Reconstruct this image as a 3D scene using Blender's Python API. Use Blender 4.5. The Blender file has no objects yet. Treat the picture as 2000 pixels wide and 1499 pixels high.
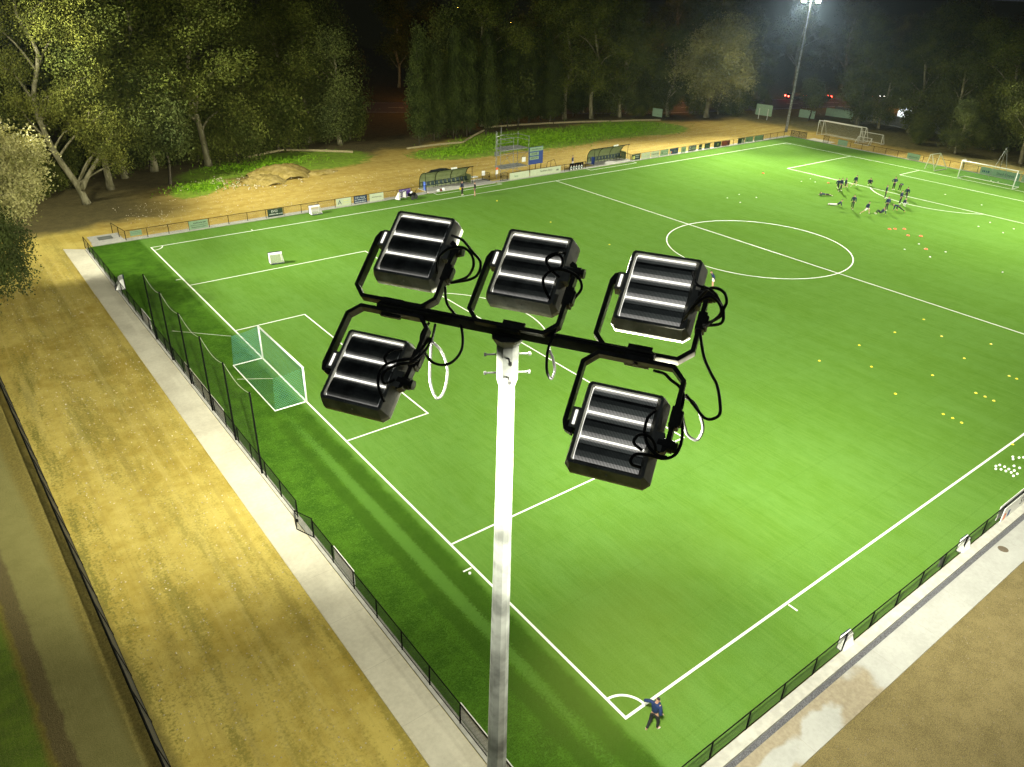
import bpy, bmesh, math, random
import numpy as np
from mathutils import Vector, Matrix
R=math.radians
S=bpy.context.scene; COL=S.collection
# ---------------- camera ----------------
cam=bpy.data.cameras.new('camera'); co=bpy.data.objects.new('camera',cam); COL.objects.link(co); S.camera=co
cam.sensor_width=36; cam.lens=1477.95/2000*36; cam.clip_start=.1; cam.clip_end=6000
_y,_p,_r=.9072,-.4997,.0306
fw=Vector((math.cos(_y)*math.cos(_p),math.sin(_y)*math.cos(_p),math.sin(_p)))
rt=Vector((math.sin(_y),-math.cos(_y),0)); up=rt.cross(fw)
rt2=math.cos(_r)*rt+math.sin(_r)*up; up2=-math.sin(_r)*rt+math.cos(_r)*up
m=Matrix((rt2,up2,-fw)).transposed().to_4x4(); m.translation=Vector((-15.1047,-11.8931,24.1217)); co.matrix_world=m
# ---------------- night sky ----------------
W=bpy.data.worlds.new('World'); S.world=W; W.use_nodes=True
bg=W.node_tree.nodes['Background']; bg.inputs[0].default_value=(.80,.92,1.0,1); bg.inputs[1].default_value=.026
S.view_settings.view_transform='Standard'; S.view_settings.look='None'; S.view_settings.exposure=0; S.view_settings.gamma=1
LAMP_W=168000       # long-throw beam of one floodlight
LENS=880             # wide-angle glow of the lens face
LAMP_COL=(1.0,.985,.80)
rnd=random.Random(7)
# ---------------- helpers ----------------
def tag(o,label=None,cat=None,group=None,kind=None):
    if label:o['label']=label
    if cat:o['category']=cat
    if group:o['group']=group
    if kind:o['kind']=kind
    return o
def empty(name,loc=(0,0,0),rz=0,**k):
    o=bpy.data.objects.new(name,None); COL.objects.link(o); o.location=loc; o.rotation_euler=(0,0,rz); o.empty_display_size=.3
    return tag(o,**k)
class MB:
    def __init__(s): s.v=[];s.f=[];s.mi=[]
    def add(s,vs,fs,mi=0):
        n=len(s.v); s.v+=[tuple(p) for p in vs]; s.f+=[tuple(i+n for i in f) for f in fs]; s.mi+=[mi]*len(fs); return s
    def box(s,c,d,rz=0,M=None,mi=0):
        x,y,z=d[0]/2,d[1]/2,d[2]/2
        vs=[Vector((a,b,e)) for a in(-x,x) for b in(-y,y) for e in(-z,z)]
        if rz: q=Matrix.Rotation(rz,3,'Z'); vs=[q@v for v in vs]
        if M is not None: vs=[M@v for v in vs]
        c=Vector(c); vs=[v+c for v in vs]
        return s.add(vs,[(0,1,3,2),(4,6,7,5),(0,4,5,1),(2,3,7,6),(0,2,6,4),(1,5,7,3)],mi)
    def tube(s,pts,r,n=6,mi=0,cap=True):
        pts=[Vector(p) for p in pts]
        if not hasattr(r,'__len__'): r=[r]*len(pts)
        rings=[]; prev=None
        for i,p in enumerate(pts):
            t=(pts[min(i+1,len(pts)-1)]-pts[max(i-1,0)])
            if t.length<1e-9:t=Vector((0,0,1))
            t.normalize()
            if prev is None: a=t.orthogonal().normalized()
            else:
                a=prev-t*prev.dot(t); a=a.normalized() if a.length>1e-6 else t.orthogonal().normalized()
            prev=a; b=t.cross(a)
            rings.append([p+(a*math.cos(2*math.pi*k/n)+b*math.sin(2*math.pi*k/n))*r[i] for k in range(n)])
        vs=[v for g in rings for v in g]; fs=[]
        for i in range(len(rings)-1):
            for k in range(n):
                fs.append((i*n+k,i*n+(k+1)%n,(i+1)*n+(k+1)%n,(i+1)*n+k))
        if cap: fs.append(tuple(range(n))[::-1]); fs.append(tuple((len(rings)-1)*n+k for k in range(n)))
        return s.add(vs,fs,mi)
    def quad(s,a,b,c,d,mi=0): return s.add([a,b,c,d],[(0,1,2,3)],mi)
    def prism(s,poly,z0,z1,mi=0):
        n=len(poly); vs=[(p[0],p[1],z0) for p in poly]+[(p[0],p[1],z1) for p in poly]
        return s.add(vs,[tuple(range(n))[::-1],tuple(range(n,2*n))]+[(i,(i+1)%n,(i+1)%n+n,i+n) for i in range(n)],mi)
    def ball(s,c,r,n=10,m=6,mi=0,sc=(1,1,1)):
        vs=[(c[0],c[1],c[2]+r*sc[2])]
        for j in range(1,m):
            th=math.pi*j/m
            for k in range(n): vs.append((c[0]+r*sc[0]*math.sin(th)*math.cos(2*math.pi*k/n),c[1]+r*sc[1]*math.sin(th)*math.sin(2*math.pi*k/n),c[2]+r*sc[2]*math.cos(th)))
        vs.append((c[0],c[1],c[2]-r*sc[2])); fs=[(0,1+k,1+(k+1)%n) for k in range(n)]
        for j in range(m-2):
            for k in range(n): fs.append((1+j*n+k,1+(j+1)*n+k,1+(j+1)*n+(k+1)%n,1+j*n+(k+1)%n))
        b=len(vs)-1; fs+=[(b,1+(m-2)*n+(k+1)%n,1+(m-2)*n+k) for k in range(n)]
        return s.add(vs,fs,mi)
    def build(s,name,mat,parent=None,smooth=False,bevel=0,**k):
        me=bpy.data.meshes.new(name); me.from_pydata(s.v,[],s.f)
        for mm in (mat if isinstance(mat,(list,tuple)) else [mat]): me.materials.append(mm)
        if any(s.mi): me.polygons.foreach_set('material_index',s.mi)
        if smooth: me.polygons.foreach_set('use_smooth',[True]*len(me.polygons))
        me.update(); o=bpy.data.objects.new(name,me); COL.objects.link(o)
        if parent: o.parent=parent
        if bevel:
            b=o.modifiers.new('b','BEVEL'); b.width=bevel; b.segments=2; b.limit_method='ANGLE'
        return tag(o,**k)
def fast_mesh(name,verts,faces4,mat,parent=None,smooth=False,**k):
    me=bpy.data.meshes.new(name); nv=len(verts); nf=len(faces4)
    me.vertices.add(nv); me.vertices.foreach_set('co',np.asarray(verts,np.float32).ravel())
    me.loops.add(nf*4); me.loops.foreach_set('vertex_index',np.asarray(faces4,np.int32).ravel())
    me.polygons.add(nf); me.polygons.foreach_set('loop_start',np.arange(0,nf*4,4,dtype=np.int32)); me.polygons.foreach_set('loop_total',np.full(nf,4,np.int32))
    if smooth: me.polygons.foreach_set('use_smooth',[True]*nf)
    me.update(); me.validate(); me.materials.append(mat)
    o=bpy.data.objects.new(name,me); COL.objects.link(o)
    if parent:o.parent=parent
    return tag(o,**k)
def copy_tree(o,parent=None):
    c=o.copy(); COL.objects.link(c); c.parent=parent
    for ch in list(o.children): copy_tree(ch,c)
    return c
# ---------------- materials ----------------
class NT:
    def __init__(s,name):
        s.m=bpy.data.materials.new(name); s.m.use_nodes=True; s.t=s.m.node_tree; s.n=s.t.nodes; s.l=s.t.links
        s.b=s.n['Principled BSDF']; s.co=s.n.new('ShaderNodeTexCoord').outputs['Object']
    def link(s,a,b): s.l.new(a,b)
    def setv(s,sock,v):
        if hasattr(v,'is_output'): s.l.new(v,sock)
        else: sock.default_value=v
    def map(s,scale=(1,1,1),loc=(0,0,0),co=None,rot=0):
        n=s.n.new('ShaderNodeMapping'); s.l.new(co or s.co,n.inputs[0]); n.inputs['Scale'].default_value=scale; n.inputs['Location'].default_value=loc; n.inputs['Rotation'].default_value=(0,0,rot); return n.outputs[0]
    def noise(s,scale,detail=3,vec=None,rough=.55,dist=0):
        n=s.n.new('ShaderNodeTexNoise'); s.l.new(vec or s.co,n.inputs['Vector']); n.inputs['Scale'].default_value=scale; n.inputs['Detail'].default_value=detail; n.inputs['Roughness'].default_value=rough; n.inputs['Distortion'].default_value=dist; return n.outputs[0]
    def math(s,op,a,b=0,c=None,clamp=False):
        n=s.n.new('ShaderNodeMath'); n.operation=op; n.use_clamp=clamp; s.setv(n.inputs[0],a); s.setv(n.inputs[1],b)
        if c is not None: s.setv(n.inputs[2],c)
        return n.outputs[0]
    def ramp(s,f,lo,hi,a=0.,b=1.):
        n=s.n.new('ShaderNodeMapRange'); s.setv(n.inputs[0],f); n.inputs[1].default_value=lo; n.inputs[2].default_value=hi; n.inputs[3].default_value=a; n.inputs[4].default_value=b; n.clamp=True; n.interpolation_type='SMOOTHSTEP'; return n.outputs[0]
    def mix(s,f,a,b,mode='MIX'):
        n=s.n.new('ShaderNodeMix'); n.data_type='RGBA'; n.blend_type=mode; s.setv(n.inputs[0],f); s.setv(n.inputs[6],a if hasattr(a,'is_output') else (*a,1)); s.setv(n.inputs[7],b if hasattr(b,'is_output') else (*b,1)); return n.outputs[2]
    def sep(s,co=None):
        n=s.n.new('ShaderNodeSeparateXYZ'); s.l.new(co or s.co,n.inputs[0]); return n.outputs
    def bump(s,h,st=.3,d=.05):
        n=s.n.new('ShaderNodeBump'); n.inputs['Strength'].default_value=st; n.inputs['Distance'].default_value=d; s.l.new(h,n.inputs['Height']); s.l.new(n.outputs[0],s.b.inputs['Normal'])
    def fin(s,col,rough=.7,metal=0,spec=.5):
        s.setv(s.b.inputs['Base Color'],col if hasattr(col,'is_output') else (*col,1)); s.setv(s.b.inputs['Roughness'],rough); s.b.inputs['Metallic'].default_value=metal; s.b.inputs['Specular IOR Level'].default_value=spec; return s.m
def mat(name,col,rough=.6,metal=0,var=.15,scale=6,spec=.5):
    t=NT(name); f=t.noise(scale,4); f=t.ramp(f,.3,.7)
    c=t.mix(f,tuple(c*(1-var) for c in col),tuple(min(1,c*(1+var)) for c in col)); return t.fin(c,rough,metal,spec)
def emis(name,col,st):
    t=NT(name); t.fin((.02,.02,.02)); t.b.inputs['Emission Color'].default_value=(*col,1); t.b.inputs['Emission Strength'].default_value=st; return t.m
# ellipse mask: soft noisy patch
def patch(t,x,y,cx,cy,rx,ry,nz,rot=0,soft=.25,amp=.5):
    dx=t.math('SUBTRACT',x,cx); dy=t.math('SUBTRACT',y,cy)
    if rot:
        c,s_=math.cos(rot),math.sin(rot)
        a=t.math('ADD',t.math('MULTIPLY',dx,c),t.math('MULTIPLY',dy,s_)); b=t.math('SUBTRACT',t.math('MULTIPLY',dy,c),t.math('MULTIPLY',dx,s_)); dx,dy=a,b
    dx=t.math('DIVIDE',dx,rx); dy=t.math('DIVIDE',dy,ry)
    d=t.math('SQRT',t.math('ADD',t.math('MULTIPLY',dx,dx),t.math('MULTIPLY',dy,dy)))
    d=t.math('ADD',d,t.math('MULTIPLY',t.math('SUBTRACT',nz,.5),amp))
    return t.ramp(d,1-soft,1+soft,1,0)
def ground_mat():
    t=NT('ground'); x,y,z=t.sep()
    n1=t.noise(.18,5); n2=t.noise(1.1,6,rough=.65); n3=t.noise(9,5,rough=.7); nf=t.noise(30,3)
    st=t.noise(.9,5,vec=t.map((1,.12,1)),rough=.65)          # wheel streaks along the fence
    sx=t.noise(.9,5,vec=t.map((.1,1,1)),rough=.65)
    isl=t.ramp(x,-6,-1,0,1)                                   # 0 = strip behind the near goal
    far=t.mix(t.ramp(t.math('ADD',t.math('MULTIPLY',n2,.5),t.math('MULTIPLY',sx,.5)),.38,.62),(.36,.235,.035),(.50,.37,.09))
    near=t.mix(t.ramp(t.math('ADD',t.math('MULTIPLY',n2,.45),t.math('MULTIPLY',n1,.55)),.36,.62),(.37,.265,.032),(.56,.44,.10))
    mossf=t.math('MULTIPLY',t.ramp(t.math('ADD',t.math('MULTIPLY',st,.55),t.math('MULTIPLY',n3,.45)),.48,.60),t.ramp(x,-15,-9,1,.5))
    near=t.mix(mossf,near,(.15,.14,.014)); rut=t.noise(.7,6,vec=t.map((2.2,.06,1)),rough=.6); near=t.mix(t.ramp(rut,.52,.66,0,.35),near,(.62,.49,.15)); near=t.mix(t.ramp(rut,.36,.47,.35,0),near,(.26,.19,.035))
    dk=t.math('MULTIPLY',t.ramp(n3,.58,.72),.5); near=t.mix(dk,near,(.16,.13,.03))
    c=t.mix(isl,near,far)
    rgt=t.mix(t.ramp(t.math('ADD',t.math('MULTIPLY',n2,.6),t.math('MULTIPLY',n3,.4)),.36,.62),(.062,.047,.021),(.120,.093,.044)); c=t.mix(t.ramp(y,-5.05,-4.8,1,0),c,t.mix(isl,near,rgt))
    # leaf litter under the trees
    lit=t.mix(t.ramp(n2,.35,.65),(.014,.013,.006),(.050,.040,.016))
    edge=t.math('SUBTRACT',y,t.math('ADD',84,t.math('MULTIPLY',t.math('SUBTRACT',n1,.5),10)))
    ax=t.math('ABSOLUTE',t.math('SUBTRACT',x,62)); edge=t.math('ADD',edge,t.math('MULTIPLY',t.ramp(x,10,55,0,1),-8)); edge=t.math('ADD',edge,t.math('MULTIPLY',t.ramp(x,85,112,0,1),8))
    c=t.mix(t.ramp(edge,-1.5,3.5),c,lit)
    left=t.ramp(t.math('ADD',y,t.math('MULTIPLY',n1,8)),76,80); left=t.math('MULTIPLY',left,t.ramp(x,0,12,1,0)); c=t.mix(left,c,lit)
    # rough grass beyond the far end
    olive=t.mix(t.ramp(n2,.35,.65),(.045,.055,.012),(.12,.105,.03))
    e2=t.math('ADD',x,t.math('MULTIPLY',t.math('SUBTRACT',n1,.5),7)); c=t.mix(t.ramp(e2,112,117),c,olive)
    # grass patches
    g=t.mix(t.ramp(t.math('ADD',t.math('MULTIPLY',n2,.6),t.math('MULTIPLY',n3,.4)),.36,.64),(.08,.19,.003),(.21,.40,.008))
    for a in ((20,92,11,4.5,.35),(10.5,83.7,4.6,2.6,.9),(29,91,8,6,0),(50,85,8.5,4.5,-.1),(66,87.5,16,7.6,-.05),(84,87,13,6.8,-.02),(90,84,7,5,0)):
        c=t.mix(patch(t,x,y,a[0],a[1],a[2],a[3],n2,a[4],.12,.7),c,g)
    # far left: gravel path, verge, lawn
    w=t.math('MULTIPLY',t.math('SUBTRACT',n2,.5),.5); xx=t.math('ADD',x,w); xx=t.math('ADD',xx,t.math('MULTIPLY',t.math('SUBTRACT',y,10),-.0)) 
    slope=t.math('MULTIPLY',t.math('SUBTRACT',y,8),-.045); xs=t.math('ADD',xx,t.math('MULTIPLY',slope,-1)) 
    xs=t.math('ADD',x,t.math('MULTIPLY',t.math('SUBTRACT',y,8),.055)); xs=t.math('ADD',xs,w)
    mg=t.mix(t.ramp(n3,.35,.65),(.12,.10,.018),(.24,.19,.04)); c=t.mix(t.ramp(xs,-13.9,-13.5,1,0),c,mg)
    gr=t.mix(t.ramp(t.math('ADD',t.math('MULTIPLY',nf,.5),t.math('MULTIPLY',n2,.5)),.3,.7),(.17,.165,.05),(.26,.245,.085)); c=t.mix(t.ramp(xs,-14.9,-14.4,1,0),c,gr)
    vb=t.mix(t.ramp(nf,.35,.65),(.07,.055,.025),(.13,.10,.045)); c=t.mix(t.ramp(xs,-16.4,-16.2,1,0),c,vb)
    vb2=t.mix(t.ramp(n3,.35,.65),(.13,.10,.01),(.2,.17,.02)); c=t.mix(t.ramp(xs,-17.0,-16.8,1,0),c,vb2)
    c=t.mix(t.ramp(xs,-17.3,-16.95,1,0),c,t.mix(.55,g,(.008,.06,.001)))
    h=t.math('ADD',t.math('MULTIPLY',n3,.6),t.math('MULTIPLY',nf,.4)); c=t.mix(t.ramp(nf,.25,.75,.0,.28),c,(.56,.46,.16)); t.bump(h,.5,.08)
    return t.fin(c,.95,spec=.2)
def turf_mat():
    t=NT('turf'); x,y,z=t.sep()
    st=t.noise(.55,6,vec=t.map((1,.09,1)),rough=.6); n1=t.noise(.07,3); n2=t.noise(.9,5,rough=.65); n3=t.noise(14,4,rough=.7); nf=t.noise(60,2)
    f=t.math('ADD',t.math('MULTIPLY',st,.40),t.math('MULTIPLY',n1,.30)); f=t.math('ADD',f,t.math('MULTIPLY',n2,.3)); f=t.ramp(f,.36,.64)
    c=t.mix(f,(.084,.182,.020),(.107,.222,.042))
    sm=t.math('ABSOLUTE',t.math('SUBTRACT',t.math('FRACT',t.math('DIVIDE',y,3.7)),.5)); c=t.mix(t.ramp(sm,.006,.014,.22,0),c,(.06,.13,.014)); fb=t.noise(1.2,6,vec=t.map((6,.35,1)),rough=.7); c=t.mix(t.ramp(fb,.42,.66,0,.30),c,(.15,.27,.055)); fb2=t.noise(1.0,6,vec=t.map((3,.5,1),(7,3,0)),rough=.75); c=t.mix(t.ramp(fb2,.50,.70,0,.35),c,(.055,.135,.010))
    apr=t.ramp(t.math('ADD',x,t.math('MULTIPLY',n2,.3)),-.4,.0,1,0)
    lush=t.mix(t.ramp(t.math('ADD',t.math('MULTIPLY',n2,.4),t.math('MULTIPLY',n3,.6)),.40,.62),(.010,.046,.001),(.055,.140,.007)); fl=t.noise(5,5,rough=.75); lush=t.mix(t.ramp(fl,.52,.66,0,.6),lush,(.085,.19,.02)); c=t.mix(apr,c,lush)
    ny=t.ramp(y,24,30,1,0)
    trk=t.math('MULTIPLY',t.math('ADD',patch(t,x,y,-.95,8,.45,26,n2,0,.4,.6),patch(t,x,y,-2.35,8,.35,26,n2,0,.4,.6),clamp=True),ny); c=t.mix(t.math('MULTIPLY',trk,.75),c,(.014,.045,.001))
    inf=patch(t,x,y,-1.65,13,.32,12,t.noise(9,5,rough=.8),0,.22,3.2); c=t.mix(t.math('MULTIPLY',inf,.8),c,(.075,.17,.025))
    worn=patch(t,x,y,1.5,2.2,4.5,3.0,n2,.3,.6,.6); c=t.mix(t.math('MULTIPLY',worn,.32),c,(.135,.165,.03))
    worn=patch(t,x,y,8,4.5,5,2.5,n2,0,.7,.6); c=t.mix(t.math('MULTIPLY',worn,.15),c,(.125,.17,.03))
    c=t.mix(t.ramp(n3,.3,.7,0,.35),c,t.mix(.5,c,(.02,.06,.004))); c=t.mix(t.ramp(nf,.42,.68,0,.35),c,(.19,.33,.07)); ng=t.noise(26,3,rough=.8); c=t.mix(t.ramp(ng,.45,.70,0,.40),c,(.040,.10,.006))
    h=t.math('ADD',t.math('MULTIPLY',n3,.5),nf); t.bump(h,.55,.03)
    return t.fin(c,1,spec=0)
def concrete_mat(name,stain=False,base=((.53,.49,.37),(.66,.62,.48))):
    t=NT(name); x,y,z=t.sep(); n1=t.noise(.5,5); n2=t.noise(5,6,rough=.65); n3=t.noise(40,2)
    c=t.mix(t.ramp(t.math('ADD',t.math('MULTIPLY',n1,.6),t.math('MULTIPLY',n2,.4)),.35,.65),base[0],base[1])
    if stain:
        s_=t.ramp(t.math('ADD',x,t.math('MULTIPLY',t.math('SUBTRACT',n1,.5),7)),8.2,9.6,1,0)
        isl=patch(t,x,y,5.3,-4.6,1.5,.6,t.noise(1.2,4),.2,.16,1.2); isl2=patch(t,x,y,2.6,-4.5,1.6,.42,t.noise(1.0,4),.1,.16,1.2); m=t.math('MULTIPLY',s_,t.math('SUBTRACT',1,isl,clamp=True)); m=t.math('MULTIPLY',m,t.math('SUBTRACT',1,isl2,clamp=True))
        c=t.mix(t.math('MULTIPLY',m,.8),c,t.mix(t.ramp(n2,.3,.7),(.21,.165,.095),(.29,.235,.145)))
    # expansion joints every 3 m and edge grime
    j=t.math('ABSOLUTE',t.math('SUBTRACT',t.math('FRACT',t.math('DIVIDE',x if stain else y,3.0)),.5)); jm=t.ramp(j,.0012,.0035,.42,0); c=t.mix(jm,c,(.2,.18,.12))
    c=t.mix(t.ramp(n2,.62,.78,0,.35),c,(.40,.36,.22)); t.bump(n3,.25,.01)
    return t.fin(c,.85,spec=.3)
def net_mat(name,col,cov=.3,cell=.1,rough=.7):
    t=NT(name); g=t.n.new('ShaderNodeNewGeometry').outputs['Position']; x,y,z=t.sep(g); h=t.math('ADD',x,y)
    a=t.math('FRACT',t.math('DIVIDE',t.math('ADD',h,z),cell)); b=t.math('FRACT',t.math('DIVIDE',t.math('SUBTRACT',h,z),cell))
    w=1-math.sqrt(1-cov); ma=t.math('LESS_THAN',a,w); mb=t.math('LESS_THAN',b,w); mk=t.math('MAXIMUM',ma,mb)
    t.fin(col,rough); tr=t.n.new('ShaderNodeBsdfTransparent'); mx=t.n.new('ShaderNodeMixShader'); t.link(mk,mx.inputs[0]); t.link(tr.outputs[0],mx.inputs[1]); t.link(t.b.outputs[0],mx.inputs[2])
    t.link(mx.outputs[0],t.n['Material Output'].inputs[0]); return t.m
def leaf_mat(name,a,b,c2,sc=.45):
    t=NT(name); n=t.noise(sc,3); n2=t.noise(2.2,2); oi=t.n.new('ShaderNodeObjectInfo').outputs['Random']
    c=t.mix(t.ramp(n,.36,.64),a,b); c=t.mix(t.ramp(n2,.5,.75,0,.5),c,c2)
    c=t.mix(t.ramp(oi,0,1,0,.3),c,(.04,.045,.012)); m_=t.fin(c,.7,spec=.12); return m_
def bark_mat(name,a,b):
    t=NT(name); n=t.noise(1.4,5,vec=t.map((2,2,.6)),rough=.6); c=t.mix(t.ramp(n,.40,.62),a,b); t.bump(n,.6,.05); return t.fin(c,.85,spec=.2)
M={}
M['ground']=ground_mat(); M['turf']=turf_mat()
M['conc']=concrete_mat('concrete_path'); M['conc2']=concrete_mat('concrete_slab',True,((.31,.31,.285),(.38,.38,.355)))
M['kerb']=mat('kerb_concrete',(.40,.39,.345),.85,0,.12,3); M['gravel']=mat('dark_speckle',(.09,.09,.10),.95,0,.6,30)
M['white_line']=mat('line_paint',(.78,.80,.72),.7,0,.06,9); M['black_metal']=mat('black_metal',(.0025,.003,.0025),.8,.0,.3,8,.08)
M['black_coat']=mat('black_powder_coat',(.085,.082,.070),.45,0,.5,5); M['white']=mat('white_paint',(.78,.78,.74),.5,0,.04,8)
M['cream']=mat('cream_paint',(.62,.62,.50),.6,0,.1,8); M['fence_mesh']=net_mat('chain_mesh',(.012,.018,.014),.34,.07)
M['dense_mesh']=net_mat('dense_mesh',(.02,.02,.014),.8,.05); M['far_mesh']=net_mat('far_chain_mesh',(.05,.045,.03),.16,.08); M['stop_net']=net_mat('stop_net',(.012,.02,.01),.16,.12)
M['goal_net']=net_mat('green_goal_net',(.07,.26,.18),.20,.17); M['pale_net']=net_mat('pale_net',(.3,.3,.22),.16,.12); M['mini_net']=net_mat('mini_net',(.5,.5,.42),.5,.06)
M['galv']=mat('galvanised',(.22,.23,.215),.5,.4,.45,3.2); M['navy']=mat('navy_cloth',(.008,.018,.055),.9,0,.3,14); M['navy2']=mat('royal_blue_cloth',(.004,.018,.075),.85,0,.25,12)
M['black_cloth']=mat('black_cloth',(.010,.011,.014),.9,0,.3,14); M['skin']=mat('skin',(.45,.25,.17),.6,0,.08,9); M['hair']=mat('dark_hair',(.02,.013,.009),.8,0,.3,20)
M['shoe']=mat('white_shoes',(.75,.77,.78),.5,0,.05,9); M['orange']=mat('orange_plastic',(.75,.13,.015),.5,0,.08,9); M['yellow']=mat('yellow_plastic',(.72,.60,.01),.5,0,.05,9)
M['disc_white']=mat('white_plastic',(.72,.74,.72),.5,0,.04,9); M['blue']=mat('blue_panel',(.008,.04,.22),.5,0,.1,3); M['purple']=mat('purple_panel',(.055,.015,.19),.5,0,.1,3)
M['pale']=mat('pale_panel',(.50,.54,.38),.6,0,.06,3); M['pale_green']=mat('pale_green_panel',(.22,.33,.20),.6,0,.08,3); M['dk_green']=mat('dark_green_panel',(.012,.035,.018),.5,0,.2,3)
M['dk_blue']=mat('dark_blue_panel',(.012,.035,.09),.5,0,.15,3); M['red']=mat('maroon_panel',(.17,.025,.015),.5,0,.2,3); M['ink']=mat('dark_ink',(.015,.02,.015),.6); M['white_ink']=mat('white_ink',(.7,.72,.66),.6); M['yellow_ink']=mat('yellow_ink',(.65,.62,.15),.6)
M['poly']=mat('tinted_polycarbonate',(.17,.20,.085),.35,0,.12,2); M['seat']=mat('seat_plastic',(.015,.035,.035),.5,0,.3,6)
M['timber']=mat('pale_timber',(.33,.28,.14),.85,0,.2,5); M['dirt']=ground_mat(); M['rock']=mat('pale_rock',(.50,.44,.28),.9,0,.25,7)
M['car']=mat('car_paint',(.03,.045,.06),.25,.4,.1,3); M['glass']=mat('dark_glass',(.01,.014,.016),.12); M['tyre']=mat('tyre_rubber',(.014,.014,.014),.85)
M['mirk']=mat('grey_sheet',(.12,.13,.11),.7,0,.2,1.5); M['asphalt']=mat('asphalt',(.055,.050,.045),.9,0,.3,6)
M['bark_pale']=bark_mat('pale_gum_bark',(.13,.12,.06),(.24,.22,.13)); M['bark_dark']=bark_mat('dark_bark',(.05,.042,.028),(.11,.095,.06))
M['leaf_gum']=leaf_mat('gum_leaf',(.040,.054,.008),(.110,.130,.020),(.17,.155,.045)); M['leaf_gold']=leaf_mat('gold_leaf',(.065,.078,.010),(.17,.18,.026),(.27,.25,.06),.6)
M['leaf_bright']=leaf_mat('bright_leaf',(.22,.21,.06),(.56,.52,.21),(.68,.62,.32),.7); M['leaf_oak']=leaf_mat('she_oak_leaf',(.024,.036,.008),(.058,.080,.015),(.085,.09,.03)); M['leaf_pale']=leaf_mat('pale_weeping_leaf',(.09,.095,.025),(.27,.26,.085),(.40,.37,.16),.3)
M['leaf_blue']=leaf_mat('blue_gum_leaf',(.032,.044,.010),(.088,.108,.024),(.14,.135,.045))
# ---------------- the setting ----------------
def sheet(name,mat_,x0,x1,y0,y1,z,**k): return MB().quad((x0,y0,z),(x1,y0,z),(x1,y1,z),(x0,y1,z)).build(name,mat_,**k)
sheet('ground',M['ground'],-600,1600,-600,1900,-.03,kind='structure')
sheet('turf',M['turf'],-4.95,106.6,-2.92,67.0,.0,kind='structure')
PL,PW=100.86,63.89; H=PW/2; lw=.105
def line_strip(mb,pts,w=lw,z=.012,closed=False):
    P=[Vector((a,b,0)) for a,b in pts]; n=len(P); L=[];Rr=[]
    for i in range(n):
        a=P[(i-1)%n] if (closed or i>0) else None; b=P[(i+1)%n] if (closed or i<n-1) else None
        t=Vector((0,0,0))
        if a is not None: t+=(P[i]-a).normalized()
        if b is not None: t+=(b-P[i]).normalized()
        t.normalize(); nn=Vector((-t.y,t.x,0)); k=1.
        if a is not None and b is not None: k=1/max(.5,abs(nn.dot(Vector((-(b-P[i]).normalized().y,(b-P[i]).normalized().x,0)))))
        L.append(P[i]+nn*w/2*k); Rr.append(P[i]-nn*w/2*k)
    for i in range(n if closed else n-1):
        j=(i+1)%n; mb.quad(*[(q.x,q.y,z) for q in (Rr[i],Rr[j],L[j],L[i])])
mk=MB()
line_strip(mk,[(0,0),(PL,0),(PL,PW),(0,PW)],.115,.012,True)
line_strip(mk,[(PL/2,.07),(PL/2,PW-.07)],z=.012)
line_strip(mk,[(PL/2+9.15*math.cos(a),H+9.15*math.sin(a)) for a in [i*math.pi*2/96 for i in range(96)]],z=.016,closed=True)
for s,x0 in ((1,0),(-1,PL)):
    line_strip(mk,[(x0+s*.07,H+20.16),(x0+s*16.5,H+20.16),(x0+s*16.5,H-20.16),(x0+s*.07,H-20.16)])
    line_strip(mk,[(x0+s*.07,H+9.16),(x0+s*5.5,H+9.16),(x0+s*5.5,H-9.16),(x0+s*.07,H-9.16)])
    aa=math.acos(5.5/9.15); line_strip(mk,[(x0+s*(11+9.15*math.cos(-aa+2*aa*i/24)),H+9.15*math.sin(-aa+2*aa*i/24)) for i in range(25)],z=.016)
    for cy,sy in ((0,1),(PW,-1)): line_strip(mk,[(x0+s*math.cos(i*math.pi/24),cy+sy*math.sin(i*math.pi/24)) for i in range(13)],z=.016)
    for yy in (H+29.3,H-29.3,): pass
for (a,b,c,d) in ((-.55,9.9,-.1,9.9),(-.55,PW-9.9,-.1,PW-9.9),(9.9,-.55,9.9,-.1),(9.9,PW+.1,9.9,PW+.5)): line_strip(mk,[(a,b),(c,d)],.09)
for x0 in (11,PL-11): mk.prism([(x0+.11*math.cos(k*.785),H+.11*math.sin(k*.785)) for k in range(8)],.008,.014)
line_strip(mk,[(33.5,66.95),(33.5,66.05),(43.3,66.2),(43.0,66.95)],.1); line_strip(mk,[(58.6,66.95),(58.6,66.05),(67.6,66.05),(67.6,66.95)],.1)
mk.build('pitch_markings',M['white_line'],kind='structure')
# paths and kerbs
MB().prism([(-6.85,-6.5),(-5.25,-6.5),(-5.25,66.6),(-6.85,67.7)],-.06,.02).build('concrete_path',M['conc'],kind='structure')
MB().prism([(-5.22,-2.9),(-4.97,-2.9),(-4.97,66.9),(-5.22,66.3)],-.06,.07).build('kerb',M['kerb'],kind='structure')
MB().prism([(-5.2,-5.02),(160,-5.02),(160,-3.66),(-5.2,-3.66)],-.06,.02).build('concrete_slab',M['conc2'],kind='structure')
MB().prism([(-5.2,-3.44),(112,-3.44),(112,-3.0),(-5.2,-3.0)],-.06,.12).build('kerb',M['kerb'],kind='structure')
MB().quad((-5.2,-3.66,-.012),(112,-3.66,-.012),(112,-3.44,-.012),(-5.2,-3.44,-.012)).build('dark_strip',M['gravel'],kind='structure')  # narrow dark speckled strip between kerb and slab
kf=MB()
for a,b in ((-4.4,32.6),(43.4,60.8),(67.2,106.6)): kf.prism([(a,67.02),(b,67.02),(b,67.32),(a,67.32)],-.06,.07)
kf.build('kerb',M['kerb'],kind='structure')
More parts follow.
